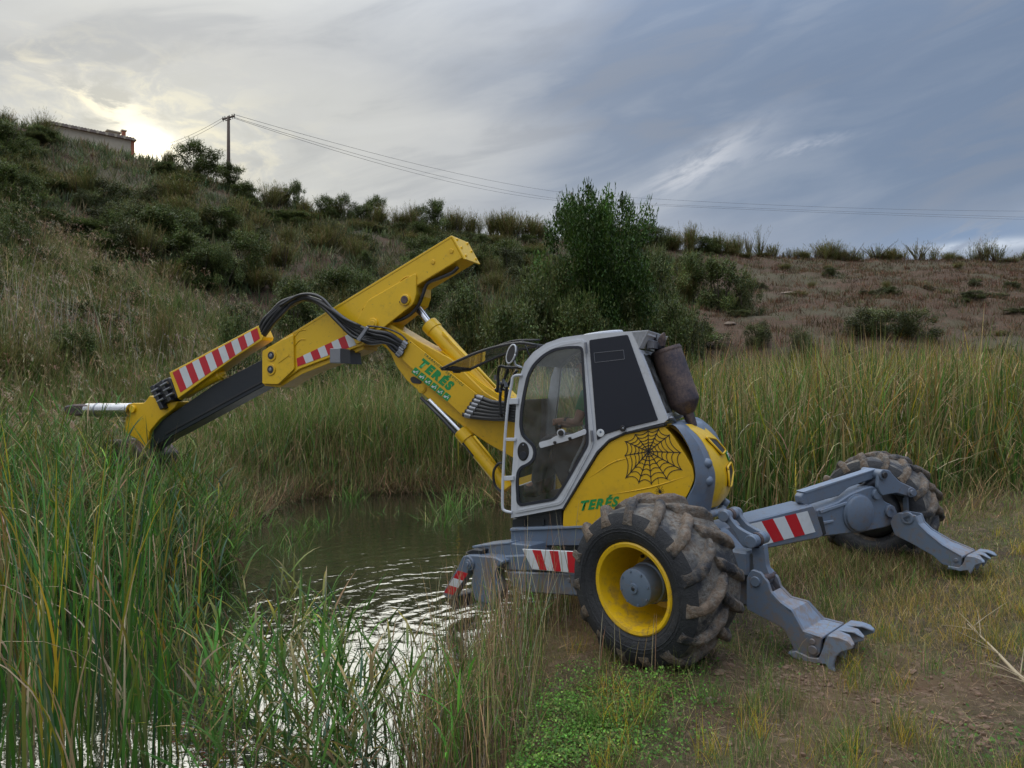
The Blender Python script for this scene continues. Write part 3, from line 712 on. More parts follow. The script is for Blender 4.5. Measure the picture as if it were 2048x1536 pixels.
# yellow rear hood: swept from the casting to the far side
Lc = cm2([(1362, 848), (1392, 866), (1412, 895), (1424, 925), (1429, 958), (1422, 995), (1412, 1018)], 5)
Rc = cm2([(1402, 849), (1425, 868), (1447, 893), (1459, 925), (1464, 955), (1458, 985), (1440, 1004)], 5)
def hood():
    Ls = [PC.P(u, v, -.175) for u, v in Lc]; Rs = [PC.P(u, v, -.80) for u, v in Rc]
    Fs = [p-PC.n*.45+PC.f*.20 for p in Rs]; T0 = [p+PC.f*.15 for p in Ls]
    rows = [T0, Ls]
    for s_ in (.2, .4, .6, .8): rows.append([a.lerp(b, s_)-PC.f*.045*math.sin(math.pi*s_) for a, b in zip(Ls, Rs)])
    rows += [Rs, [a.lerp(b, .5)-PC.f*.03 for a, b in zip(Rs, Fs)], Fs, [p+PC.f*.4 for p in Fs]]
    return rows
HR = hood()
mb = MB(); mb.rings(HR, cap=False, closed=False); mb.add([r[0] for r in HR], [tuple(range(len(HR)))]); hoodo = mb.build('rear_hood', M['yellow'], EX, autosm=True)
def HP(s_, t_, off=0):
    """point on hood: s across 0..1 between L and R, t down 0..1"""
    rows = HR[1:7]; x = s_*5; i = min(int(x), 4); f = x-i; n = len(Lc)-1; y = t_*n; j = min(int(y), n-1); k = y-j
    p = rows[i][j].lerp(rows[i][j+1], k).lerp(rows[i+1][j].lerp(rows[i+1][j+1], k), f)
    a = rows[i+1][j]-rows[i][j]; b = rows[i][j+1]-rows[i][j]; nn = a.cross(b).normalized(); nn = nn if nn.dot(-PC.f) > 0 else -nn
    return p+nn*off
for nm, poly in (('upper_vent', [(.12, .23), (.42, .25), (.60, .38), (.34, .42)]), ('lower_vent', [(.40, .55), (.76, .50), (.78, .60), (.56, .74), (.46, .74)])):
    pts = rnd_poly([(a*100, b*100) for a, b in poly], 3, 3); mb = MB(); a = [HP(x/100, y/100, .018) for x, y in pts]; mb.prism(a, [HP(x/100, y/100, -.02) for x, y in pts]); v_ = mb.build(nm, M['black'], hoodo)
    MB().tube([HP(x/100, y/100, .018) for x, y in pts]+[HP(pts[0][0]/100, pts[0][1]/100, .018)], .010, 6).build('vent_rim', M['yellow'], hoodo, smooth=True)
gp = MB(); gp.prism([HP(*q, .012) for q in ((.62, .40), (.93, .36), (.95, .46), (.68, .48))], [HP(*q, .004) for q in ((.62, .40), (.93, .36), (.95, .46), (.68, .48))]); gs = gp.build('green_sticker', M['green'], hoodo)
for q in ([(.69, .415), (.76, .405), (.80, .445), (.74, .455)], [(.82, .39), (.88, .385), (.90, .43), (.85, .435)]): MB().prism([HP(*p, .016) for p in q], [HP(*p, .012) for p in q]).build('sticker_mark', M['refl'], gs)
MB().tube([HP(t, 1.0, .03)-UP*.03 for t in (0.02, .3, .6, .85, 1.0)]+[HP(1, .92, .03)], .032, 10, 3).build('rear_bumper_tube', M['greyl'], EX, smooth=True)
# filler cap hump on top of the hood
c = PC.P(1386, 850, -.5); MB().lathe([(0, .045), (.07, .04), (.10, .01), (.11, -.06)], c, UP, 20).build('engine_top_cover', M['greyl'], EX, smooth=True)
# muffler with raincap stack
a_, b_ = PC.P(1331, 698, -.42), PC.P(1367, 800, -.42); ax_ = (b_-a_).normalized(); Lm = (b_-a_).length; rm = .138
mf = MB().lathe([(0, 0), (rm*.98, 0), (rm, .012), (rm, Lm*.97), (rm, Lm+.02), (rm*.98, Lm+.03), (rm*.52, Lm+.115), (rm*.36, Lm+.13), (rm*.3, Lm+.25), (0, Lm+.25)], a_, ax_, 28).build('muffler', M['rust'], EX, autosm=True)
MB().lathe([(rm+.004, Lm*.03), (rm+.006, Lm*.05), (rm+.004, Lm*.07)], a_, ax_, 28).build('muffler_band', M['rust'], mf, smooth=True)
q0 = PC.P(1320, 700, -.42); MB().tube([q0, q0-ax_*.05, q0-ax_*.14], [.05, .045, .04], 12).build('exhaust_stack', M['dark'], mf, smooth=True)
slab(PC, [(1312, 695), (1314, 680), (1322, 668), (1328, 663), (1330, 680), (1328, 694)], .07, 'exhaust_flap', 'rust', mf, -.38, bevel=.01)
MB().box(PC.P(1306, 690, -.3), (PC.f, PC.n, UP), (.03, .12, .035)).build('muffler_bracket', M['steel'], mf, bevel=.004)
MB().box(PC.P(1296, 686, -.25), (PC.f, PC.n, UP), (.012, .02, .06)).build('muffler_bracket', M['steel'], mf, bevel=.003)
MB().tube([PC.P(1336, 838, -.05), PC.P(1345, 836, -.05), PC.P(1352, 846, -.3)], .014, 6, 3).build('rear_latch', M['steel'], mf, smooth=True)
# ---- platform under the cab
def boxpix(pl, pts, th, name, m, off, bevel=.008, parent=None): return slab(pl, pts, th, name, m, parent or EX, off, bevel)
plat = boxpix(PC, [(1021, 1060), (1168, 1054), (1172, 1092), (1022, 1093)], 1.4, 'slewing_platform', 'grey', -.03, .01)
boxpix(PC, [(1020, 1057), (1168, 1051), (1168, 1056), (1020, 1062)], 1.4, 'deck_edge', 'greyl', -.01, .003, plat)
boxpix(PC, [(1024, 1037), (1125, 1018), (1127, 1052), (1024, 1057)], .8, 'lower_cab_box', 'dark', -.08, .01)
for u in (1048, 1085): boxpix(PC, [(u, 1040), (u+3, 1039), (u+3, 1055), (u, 1056)], .02, 'box_rib', 'dark', -.06, .002)
# slew ring and undercarriage
ctr = Vector((1.35, 7.35, .62))
MB().cyl(ctr-UP*.12, ctr+UP*.12, .48, .48, 32).build('slew_ring', M['dark'], EX, autosm=True)
PU = Plane(1275, 6.35, AU)                    # vertical plane along the undercarriage heading, through its near side
fU, nU = PU.f, PU.n
uc = MB().box(ctr-UP*.27+nU*0, (fU, nU, UP), (.75, .48, .16)).build('undercarriage', M['grey'], EX, bevel=.03, segs=2)
# front left leg (stabiliser in the water)
PF = Plane(1100, 6.35, AU)
l1 = slab(PF, [(1010, 1143), (1152, 1148), (1162, 1193), (1033, 1184)], .16, 'front_leg', 'grey', EX, -.04, .012)
for q in [(1026, 1158), (1138, 1160)]: disc(PF, *q, .02, .01, 'leg_bolt', 'grey', l1, -.04, 12)
l2 = slab(PF, [(968, 1113), (1045, 1110), (1160, 1112), (1160, 1146), (1050, 1142), (968, 1140)], .12, 'leg_beam', 'grey', EX, -.06, .012)
slab(PF, [(945, 1094), (1021, 1086), (1060, 1090), (1062, 1112), (1000, 1114), (996, 1110), (952, 1108)], .30, 'leg_top_box', 'grey', l2, -.10, .010)
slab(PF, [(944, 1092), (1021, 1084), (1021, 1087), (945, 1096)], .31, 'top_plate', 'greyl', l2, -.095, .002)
rb = slab(PF, [(1044, 1098), (1152, 1103), (1152, 1147), (1064, 1139)], .02, 'reflector_board', 'refl', l2, .0, .003)
stripes(PF, [(1047, 1099), (1151, 1104), (1151, 1146), (1065, 1138)], 6, rb, .003, 'white')
ft = slab(PF, rnd_poly([(929, 1118), (936, 1110), (950, 1110), (968, 1112), (990, 1114), (1008, 1124), (996, 1134), (990, 1146), (989, 1158), (999, 1182), (985, 1210), (962, 1206), (948, 1200), (941, 1166), (946, 1140), (932, 1128)], 4, 2), .14, 'front_foot', 'grey', EX, .03, .012)
for r_, th in ((.062, .02), (.042, .035), (.022, .045)): disc(PF, 940.5, 1127, r_, th, 'foot_pivot', 'grey', ft, .03)
lk = slab(PF, rnd_poly([(925, 1112), (937, 1110), (944, 1124), (932, 1150), (900, 1200), (884, 1190), (892, 1172), (914, 1136)], 4, 2), .10, 'foot_blade', 'grey', EX, .05, .010)
stripes(PF, [(919, 1140), (937, 1146), (903, 1192), (887, 1184)][0:1]+[(936, 1147), (905, 1190), (888, 1184)], 1, lk, .056, 'red') if 0 else None
for i, (m_, nm) in enumerate((('red', 'red_stripe'), ('refl', 'white_stripe'), ('red', 'red_stripe'))):
    a0, a1 = i/3, (i+1)/3
    tl, tr, br, bl = Vector((916, 1141)), Vector((936, 1147)), Vector((906, 1190)), Vector((888, 1185))
    # bands run across the blade
    p = [tl.lerp(bl, a0), tr.lerp(br, a0), tr.lerp(br, a1), tl.lerp(bl, a1)]
    slab(PF, [tuple(x) for x in p], .002, nm, m_, lk, .053, bevel=0)
slab(PF, [(928, 1105), (945, 1098), (966, 1100), (960, 1112), (940, 1112)], .2, 'foot_cylinder_mount', 'dark', EX, -.02, .01)
MB().tube([PF.P(925, 1135, -.1), PF.P(950, 1118, -.1), PF.P(990, 1122, -.12)], .035, 10).build('foot_cylinder', M['dark'], EX, smooth=True)
# spade plates below the foot, going into the water
slab(PF, [(890, 1190), (905, 1194), (915, 1216), (906, 1222), (896, 1208)], .35, 'spade_plate', 'dark', EX, .0, .01)
slab(PF, [(952, 1196), (988, 1200), (982, 1222), (960, 1222)], .12, 'foot_shank', 'grey', EX, .01, .01)
# far front leg, mostly hidden
MB().box(ctr+fU*1.0-nU*.75-UP*.30, ((fU*.8-nU*.6).normalized(), (fU*.6+nU*.8).normalized(), UP), (.8, .09, .10)).build('front_leg', M['grey'], EX, bevel=.01)
# ---- wheels
def wheel(c, ax, name_seed, roll=0.0, flip=False):
    """c centre of the tyre, ax unit axis pointing to the outer (dish) side"""
    ax = ax.normalized(); Rt, Wd, Rr = .570, .30, .318
    x = Vector((ax.y, -ax.x, 0)).normalized(); y = ax.cross(x)
    barrel = [(Rr+.012, Wd*.86), (Rr+.018, Wd*.90), (Rr+.006, Wd*.93), (Rr-.018, Wd*.91), (Rr-.030, Wd*.80), (Rr-.034, Wd*.45), (Rr-.052, Wd*.28), (Rr-.058, -.02), (Rr-.085, -.10), (.13, -.13), (.13, -.16),
              (Rr-.07, -.14), (Rr-.03, -.16), (Rr-.02, -Wd*.8), (Rr+.012, -Wd*.86), (Rr-.005, -Wd*.6), (Rr-.01, Wd*.6)]
    rim = MB().lathe(barrel, c, ax, 56, close=True).build('wheel', M['yellow'], EX, autosm=True)
    prof = [(Rr+.004, Wd*.80), (Rr+.02, Wd*.90), (Rr+.06, Wd*.99), (Rr+.12, Wd*1.03), (Rt-.075, Wd*.99), (Rt-.025, Wd*.90), (Rt-.006, Wd*.70), (Rt, Wd*.35), (Rt+.002, 0),
            (Rt, -Wd*.35), (Rt-.006, -Wd*.70), (Rt-.025, -Wd*.90), (Rt-.075, -Wd*.99), (Rr+.12, -Wd*1.03), (Rr+.06, -Wd*.99), (Rr+.02, -Wd*.90), (Rr+.004, -Wd*.80)]
    # flatten slightly where it meets the ground
    tm = MB().lathe(prof, c, ax, 72)
    def sq(p):
        b = c.z-Rt-.03; return Vector((p.x, p.y, max(p.z, b+.045)))
    tm.v = [sq(p) for p in tm.v]
    ty = tm.build('tyre', M['tread'], rim, autosm=True)
    ty.data.materials.append(M['sidewall'])
    for f in ty.data.polygons:
        d = f.center-c; a = abs(d.dot(ax)); rr_ = (d-ax*d.dot(ax)).length
        if rr_ < Rt-.045: f.material_index = 1
    for rr_, aa in ((Rr+.045, .955), (Rt-.13, 1.03), (Rr+.10, 1.025)):
        tb = MB().lathe([(rr_-.006, Wd*aa-.004), (rr_, Wd*aa+.004), (rr_+.006, Wd*aa-.004)], c, ax, 64); tb.build('sidewall_rib', M['sidewall'], rim, smooth=True)
    # lugs: curved bars from the shoulder to the centre line, alternating sides
    rr = random.Random(name_seed); nl = 15; shared = None
    for side in (1, -1):
        for i in range(nl):
            th0 = 2*math.pi*(i+(0 if side > 0 else .5))/nl+roll
            secs = []
            for k in range(7):
                t = k/6; a = side*Wd*(1.02-1.10*t)       # axial position shoulder -> past the centre
                th = th0+(.22*t+.10*t*t)*(1 if not flip else -1)
                base = Rt-.006 if abs(a) < Wd*.8 else Rt-.035
                h = (.058 if k else .020)+rr.uniform(-.006, .010); w = (.038+.008*t)+rr.uniform(-.004, .006)
                if k == 0: base = Rt-.085
                if k == 6: h = .040
                e = x*math.cos(th)+y*math.sin(th); tt = -x*math.sin(th)+y*math.cos(th)
                o_ = c+ax*a; hj = lambda: rr.uniform(-.007, .007)
                secs.append([o_+e*(base-.02)-tt*w*1.25, o_+e*(base+h*.8)-tt*(w*.85+hj()), o_+e*(base+h+hj())-tt*w*.4, o_+e*(base+h+hj())+tt*w*.4, o_+e*(base+h*.8)+tt*(w*.85+hj()), o_+e*(base-.02)+tt*w*1.25])
            mb = MB().rings(secs); zmin = c.z-Rt-.03
            if all(p.z < zmin+.10 for p in mb.v): pass
            o = mb.build('tread_lug', M['lug'], rim, autosm=True, bevel=.004)
    # hub
    hub = MB().lathe([(0, .262), (.034, .262), (.038, .250), (.118, .246), (.136, .236), (.140, .21), (.140, .10), (.152, .095), (.155, .05), (.148, .04), (.148, -.04), (.172, -.05), (.176, -.11), (.17, -.20), (0, -.20)], c, ax, 40).build('hub', M['grey'], EX, autosm=True)
    hub.parent = rim; hub.matrix_parent_inverse = Matrix.Identity(4)
    MB().lathe([(0, .270), (.012, .268), (.02, .258)], c, ax, 10).build('hub_plug', M['dark'], rim)
    for k in range(10):
        th = 2*math.pi*k/10; e = x*math.cos(th)+y*math.sin(th); p = c+e*.215-ax*.118
        MB().cyl(p, p+ax*.03, .016, .014, 6).build('wheel_nut', M['bolt'], rim)
    for k in range(8):
        th = 2*math.pi*(k+.3)/8; e = x*math.cos(th)+y*math.sin(th); p = c+e*.120+ax*.238
        MB().cyl(p, p+ax*.014, .009, .009, 6).build('hub_bolt', M['grey'], rim)
    return rim
TH = R(42)
TN = R(46); axN = Vector((-math.sin(TN), -math.cos(TN), -.06))
c1 = W(1309, 1160, 5.52)
w1 = wheel(c1, axN, 3, .1)
w1['label'] = 'near wheel with yellow rim and mud caked tread'
c2 = W(1757, 1010, 8.40); c2.z = .665
w2 = wheel(c2, Vector((math.sin(TH), math.cos(TH), 0)), 5, .2, True)
MB().lathe([(0,-.29),(.24,-.29),(.285,-.26),(.295,-.2),(.295,-.1)], c2, Vector((math.sin(TH), math.cos(TH), 0)), 28).build('axle_housing', M['dark'], w2, smooth=True)  # dark housing widened to stand in for the shade inside the rim
w2.data.materials.append(M['lug'])  # inner rim faces coloured dark: shade of the deep barrel put into colour
for f_ in w2.data.polygons:
    if (f_.center-c2).dot(Vector((math.sin(TH), math.cos(TH), 0))) < -.06: f_.material_index = 1
w2['label'] = 'far wheel half hidden behind its grey leg'
# near leg from the undercarriage to the near hub
hubN = c1-axN.normalized()*.28
MB().tube([ctr-fU*.55+nU*.35-UP*.20, hubN+fU*.25-UP*.03, hubN], [.11, .12, .14], 10).build('rear_leg', M['grey'], EX, autosm=True)
MB().cyl(hubN+axN.normalized()*.10, hubN-axN.normalized()*.12, .17, .17, 24).build('wheel_motor', M['grey'], EX, autosm=True)

# ---- near claw
PN = Plane(1480, 5.88, AU)
def claw(pl, q, poly_leg, wv, top_far, tines, pins):
    """wv: (photo columns, widths) - the claw widens towards its head"""
    wd = lambda u: float(np.interp(u, *wv)); w_leg = wv[1][-1]
    pr = rnd_poly(poly_leg, 3, 2)
    leg = slab(pl, pr, .035, 'claw_leg', 'grey', EX, 0, .004)
    fr = [pl.P(u, v)-pl.n*(wd(u)-.035) for u, v in pr]
    MB().prism(fr, [p-pl.n*.035 for p in fr]).build('claw_leg_plate', M['grey'], leg)
    tp = [(pl.P(u, v), wd(u)) for u, v in top_far]; mb = MB()
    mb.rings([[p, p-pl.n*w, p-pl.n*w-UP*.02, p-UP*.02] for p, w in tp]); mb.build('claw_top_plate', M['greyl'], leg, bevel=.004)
    bp = [(pl.P(u, v), wd(u)) for u, v in q]; mb = MB(); mb.rings([[p-pl.n*.03, p-pl.n*(w-.03), p-pl.n*(w-.03)+UP*.02, p-pl.n*.03+UP*.02] for p, w in bp]); mb.build('claw_belly_plate', M['grey'], leg)
    for u, v, r_ in pins: disc(pl, u, v, r_, .014, 'pin', 'grey', leg, 0)
    wt = w_leg+.03; head = None
    hook, back = tines
    for i in range(3):                      # three toothed plates, each with a hook above and a spike below
        o_ = .015-(wt-.03)*i/2; P3 = [pl.P(u, v, 0)+pl.n*o_ for u, v in hook]
        ob = MB().prism(P3, [p-pl.n*.030 for p in P3]).build('claw_tine' if head else 'claw_head', M['greyl'], head or EX, bevel=.005)
        head = head or ob
        if i < 3:                           # flat cap on the upper hook
            k0 = pl.P(*back[0])+pl.n*o_; k1 = pl.P(*back[1])+pl.n*o_; k2 = pl.P(*back[2])+pl.n*o_
            w0, w1, w2_ = .10, .075, .035
            s_ = [1.0, .5, .0][i]
            MB().rings([[k+pl.n*(w*(1-s_)-.015), k-pl.n*(w*s_+.015), k-pl.n*(w*s_+.015)-UP*.014, k+pl.n*(w*(1-s_)-.015)-UP*.014] for k, w in ((k0, w0*1.6), (k1, w1*1.3), (k2, w2_))]).build('tine_cap', M['greyl'], head, bevel=.004)
    bl = [pl.P(*p) for p in back[3:]]; MB().rings([[p+pl.n*.01, p-pl.n*wt, p-pl.n*wt-UP*.02+pl.f*.012, p+pl.n*.01-UP*.02+pl.f*.012] for p in bl]).build('claw_blade', M['grey'], head, bevel=.005)
    return leg
claw(PN, [(1494, 1219), (1567, 1257), (1588, 1297), (1606, 1312), (1630, 1316)],
     [(1493, 1156), (1503, 1139), (1520, 1145), (1535, 1164), (1541, 1183), (1560, 1204), (1583, 1220), (1606, 1262), (1643, 1274), (1639, 1308), (1628, 1316), (1606, 1312), (1587, 1297), (1567, 1257), (1493, 1218)],
     ([1494, 1560, 1585, 1610, 1650], [.20, .22, .34, .44, .46]), [(1541, 1184), (1560, 1205), (1583, 1221), (1606, 1263), (1643, 1275)],
     ([(1657, 1270), (1680, 1274), (1697, 1281), (1706, 1290), (1706, 1297), (1694, 1300), (1682, 1304), (1673, 1313), (1669, 1324), (1668, 1334), (1673, 1347), (1664, 1345), (1656, 1334), (1653, 1328), (1640, 1326), (1618, 1326), (1586, 1314), (1578, 1305), (1592, 1301), (1620, 1314), (1638, 1316), (1646, 1300), (1652, 1282)],
      [(1657, 1269), (1690, 1276), (1706, 1289), (1656, 1270), (1650, 1290), (1640, 1318), (1618, 1320), (1592, 1306), (1579, 1302)]),
     [(1511, 1163, .040), (1626, 1300, .034), (1625, 1283, .022)])
# near bracket and link above the claw
def pair(pl, poly, sep, th, name, m, off, parent=None):
    o = slab(pl, rnd_poly(poly, 5, 3), th, name, m, parent or EX, off, .008)
    q = [pl.P(u, v, off)-pl.n*sep for u, v in rnd_poly(poly, 5, 3)]; MB().prism(q, [p-pl.n*th for p in q]).build(name+'_plate', M[m], o, bevel=.008); return o
b1 = pair(PN, [(1434, 1024), (1444, 1018), (1455, 1021), (1461, 1036), (1474, 1053), (1492, 1064), (1510, 1072), (1516, 1082), (1508, 1096), (1492, 1097), (1480, 1088), (1472, 1070), (1452, 1046), (1437, 1040)], .17, .04, 'rear_bracket', 'grey', -.05)
for u, v, r_ in ((1446, 1033, .045), (1500, 1084, .050)):
    a = PN.P(u, v, -.03); MB().cyl(a, a-PN.n*.26, r_, r_, 20).build('bracket_pin', M['grey'], b1, autosm=True, bevel=.004)
    MB().cyl(a-PN.n*.09, a-PN.n*.13, r_*1.15, r_*1.15, 20).build('pin_bush', M['rust'], b1, autosm=True)
k1 = slab(PN, rnd_poly([(1503, 1094), (1516, 1098), (1527, 1088), (1530, 1112), (1532, 1132), (1542, 1158), (1536, 1170), (1516, 1160), (1508, 1144), (1506, 1120)], 4, 3), .07, 'claw_link', 'grey', EX, -.10, .01)
a = PN.P(1526, 1158, -.02); MB().cyl(a, a-PN.n*.19, .028, .028, 16).build('link_pin', M['rust'], k1, autosm=True)
MB().box(PN.P(1468, 1120, -.16), (fU, nU, UP), (.16, .08, .10)).build('rear_leg_arm', M['grey'], EX, bevel=.02)
# grey rear leg joining bracket to hub
slab(PN, [(1380, 1080), (1440, 1060), (1500, 1130), (1498, 1215), (1440, 1200), (1380, 1160)], .14, 'rear_leg_cheek', 'grey', EX, -.20, .02)

# ---- far leg, its sleeve, disc and claw
PL = Plane(1505, 7.25, A); PL = Plane(1505, 7.25, 0)
def plane2(u0, Y0, u1, Y1):
    a = W(u0, 768, Y0); b = W(u1, 768, Y1); d = (a-b).normalized(); pl = Plane(u0, Y0, 0); pl.f = Vector((d.x, d.y, 0)); pl.n = Vector((-d.y*-1, -d.x, 0)).normalized()
    n = Vector((-pl.f.y, pl.f.x, 0)); pl.n = n if n.y < 0 else -n; return pl
PL = plane2(1505, 7.1, 1780, 7.75)
sl_ = slab(PL, [(1440, 1058), (1500, 1042), (1626, 1010), (1633, 1022), (1648, 1070), (1640, 1076), (1541, 1096), (1446, 1112)], .30, 'far_leg_sleeve', 'grey', EX, .02, .012)
stripes(PL, [(1500, 1048), (1615, 1022), (1631, 1064), (1526, 1090)], 5, sl_, .028, 'white')
slab(PL, [(1630, 1034), (1645, 1033), (1653, 1068), (1648, 1070)], .1, 'leg_slot', 'dark', EX, .0, .002)
lg = slab(PL, rnd_poly([(1632, 1020), (1676, 1004), (1700, 988), (1730, 976), (1746, 972), (1761, 982), (1769, 1002), (1789, 1012), (1797, 1026), (1790, 1046), (1776, 1054), (1728, 1064), (1638, 1074)], 4, 3), .22, 'far_rear_leg', 'grey', EX, -.03, .012)
c = PL.P(1715, 1026, -.03); MB().lathe([(0, .05), (.165, .05), (.178, .042), (.182, .02), (.195, .015), (.198, -.02)], c, PL.n, 40).build('slew_cover', M['grey'], lg, autosm=True)
for u, v, r_ in ((1751, 988, .055), (1778, 1022, .065), (1778, 1022, .035)): disc(PL, u, v, r_, .03, 'pin', 'grey', lg, -.03)
slab(PL, [(1640, 1021), (1700, 1002), (1700, 1007), (1642, 1027)], .02, 'leg_rib', 'greyl', lg, -.015, .003)
slab(PL, [(1640, 1044), (1668, 1040), (1668, 1044), (1640, 1050)], .02, 'leg_rib', 'greyl', lg, -.015, .003)
slab(PL, rnd_poly([(1601, 993), (1607, 985), (1750, 939), (1762, 939), (1761, 953), (1700, 974), (1678, 992), (1648, 1000), (1611, 1012), (1602, 1006)], 3, 2), .09, 'leg_upper_beam', 'grey', EX, -.06, .010)
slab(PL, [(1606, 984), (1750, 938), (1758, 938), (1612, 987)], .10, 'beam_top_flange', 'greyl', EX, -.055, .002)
MB().tube([PL.P(1680, 996, -.14), PL.P(1756, 960, -.14)], .035, 12).build('leg_cylinder', M['dark'], EX, smooth=True)
bk = pair(PL, [(1758, 945), (1766, 939), (1780, 940), (1788, 951), (1800, 963), (1820, 972), (1832, 978), (1836, 988), (1829, 995), (1812, 992), (1795, 986), (1776, 989), (1764, 992), (1755, 975)], .16, .04, 'far_bracket', 'grey', .02)
for u, v, r_ in ((1768, 950, .055), (1823, 985, .050)):
    a = PL.P(u, v, .035); MB().cyl(a, a-PL.n*.26, r_, r_, 20).build('bracket_pin', M['grey'], bk, autosm=True, bevel=.004)
    disc(PL, u, v, r_*.6, .02, 'pin_cap', 'dark' if u < 1800 else 'grey', bk, .035)
slab(PL, rnd_poly([(1815, 990), (1834, 988), (1834, 1010), (1838, 1032), (1832, 1044), (1818, 1036), (1816, 1012)], 4, 2), .07, 'far_claw_link', 'grey', EX, -.05, .01)
PF2 = plane2(1780, 7.72, 1930, 7.22)
claw(PF2, [(1780, 1046), (1789, 1070), (1821, 1086), (1867, 1112), (1883, 1128), (1920, 1138)],
     [(1780, 1044), (1788, 1031), (1797, 1025), (1815, 1028), (1831, 1031), (1837, 1048), (1853, 1064), (1884, 1089), (1924, 1112), (1921, 1139), (1883, 1128), (1867, 1112), (1821, 1086), (1789, 1070)],
     ([1780, 1850, 1880, 1905, 1925], [.18, .20, .30, .40, .42]), [(1831, 1032), (1837, 1049), (1853, 1065), (1884, 1090), (1924, 1113)],
     ([(1934, 1111), (1950, 1113), (1962, 1118), (1969, 1125), (1960, 1127), (1951, 1130), (1946, 1140), (1941, 1148), (1936, 1140), (1920, 1142), (1898, 1136), (1896, 1131), (1918, 1135), (1926, 1128)],
      [(1934, 1110), (1954, 1114), (1968, 1123), (1933, 1112), (1929, 1128), (1922, 1138), (1898, 1133)]),
     [(1815, 1036, .06), (1815, 1036, .04), (1912, 1120, .02)])

# ---- boom
BM = [(736, 655), (748, 640), (770, 640), (791, 655), (840, 684), (900, 716), (970, 785), (1060, 838), (1060, 935), (970, 884), (905, 838), (868, 808), (835, 780), (812, 760), (792, 732), (780, 704), (752, 680)]
boom = slab(PB, rnd_poly(BM, 8, 3), .30, 'boom', 'yellow2', EX, 0, .008)
slab(PB, rnd_poly([(880, 700), (900, 716), (970, 785), (1012, 818), (1012, 800), (960, 765)], 3, 2), .26, 'boom_top_flange', 'yellow', boom, -.02, .004)
np_ = slab(PB, [(820, 681), (955, 789), (925, 831), (796, 711)], .012, 'boom_cover_plate', 'yellow2', EX, .07, .002)
for q in [(799, 710), (925, 826), (950, 790), (821, 685)]: disc(PB, *q, .008, .004, 'plate_bolt', 'bolt', np_, .07, 8)
ex = Vector((134, 109)).normalized(); ey = Vector((109, -134)).normalized(); ey = Vector((.60, -.80))
text_on(PB, 'TERÉS', (835.5, 729.8), tuple(ex), tuple(ey), 17.2, .0725, 'name_lettering', 'green', np_, .075, .12, 1.34)
text_on(PB, 'TRABAJOS Y SERVICIOS', (847, 709.5), tuple(ex), tuple(ey), 5.2, .0725, 'small_lettering', 'dgreen', np_, .012, .2, 1.36)
for i in range(6):
    o_ = Vector((822.5, 744.5))+ex*i*15.8; q = [o_, o_+ex*13.8, o_+ex*13.8+ey*13.5, o_+ey*13.5]
    ic = slab(PB, rnd_poly([tuple(p) for p in q], 1.6, 2), .001, 'green_pictogram', 'green', np_, .0725, 0)
    # little white machine silhouettes: a cab, an arm and a bucket in varying poses
    def loc(a, b): p = o_+ex*13*a+ey*14*b; return (p.x, p.y)
    j = [0, .1, -.08, .06, -.05, .12][i]
    for poly in ([(.15, .2), (.5, .2), (.5, .42+j), (.15, .45)], [(.45, .4), (.55, .38), (.8, .75+j), (.7, .8)], [(.68, .55), (.86, .5+j), (.85, .28), (.74, .3)]):
        slab(PB, [loc(*p) for p in poly], .0006, 'pictogram_mark', 'refl', ic, .0735, 0)
disc(PB, 844, 777, .055, .012, 'boom_boss', 'yellow2', boom, 0); disc(PB, 844, 777, .040, .018, 'boom_boss', 'yellow2', boom, 0)
slab(PB, rnd_poly([(819, 757), (826, 752), (842, 762), (842, 768), (824, 766)], 3, 2), .02, 'hose_port', 'dark', boom, .012, .003)
# stick cylinder on top of the boom
def cylon(pl, p, q, r_, off, name, m, cap=True, parent=None, n=20):
    a, b = pl.P(*p, off), pl.P(*q, off); return MB().cyl(a, b, r_, r_, n).build(name, M[m], parent or EX, autosm=True, bevel=.006 if r_ > .03 else 0)
sc = cylon(PB, (864, 655), (1010, 815), .092, -.15, 'stick_cylinder', 'yellow')
cylon(PB, (858, 648), (870, 661), .102, -.15, 'cylinder_gland', 'yellow', parent=sc)
cylon(PB, (832, 612), (866, 657), .042, -.15, 'cylinder_rod', 'chrome', parent=sc)
MB().tube([PB.P(885, 664, -.06), PB.P(935, 716, -.06), PB.P(990, 775, -.06)], .014, 6).build('cylinder_pipe', M['yellow'], sc, smooth=True)
slab(PB, rnd_poly([(985, 780), (1005, 775), (1030, 800), (1030, 838), (1000, 815)], 4, 2), .2, 'cylinder_foot', 'yellow', EX, -.06, .01)
# boom cylinder below
bc = cylon(PB, (926, 868), (1016, 978), .075, .0, 'boom_cylinder', 'yellow')
cylon(PB, (921, 862), (936, 880), .086, .0, 'cylinder_gland', 'yellow', parent=bc)
cylon(PB, (858, 800), (928, 871), .036, -.02, 'cylinder_rod', 'chrome', parent=bc)
MB().tube([PB.P(*q, .05) for q in ((842, 795), (885, 838), (925, 882), (948, 912))], .020, 8).build('hose_guard', M['dark'], bc, smooth=True)
MB().tube([PB.P(*q, .08) for q in ((948, 872), (975, 905), (1004, 945))], .012, 6).build('cylinder_pipe', M['yellow'], bc, smooth=True)
MB().tube([PB.P(*q, .12) for q in ((1010, 925), (996, 928), (987, 945), (990, 970), (1004, 985))], .014, 6, 4).build('cylinder_hose', M['rubberhose'], bc, smooth=True)
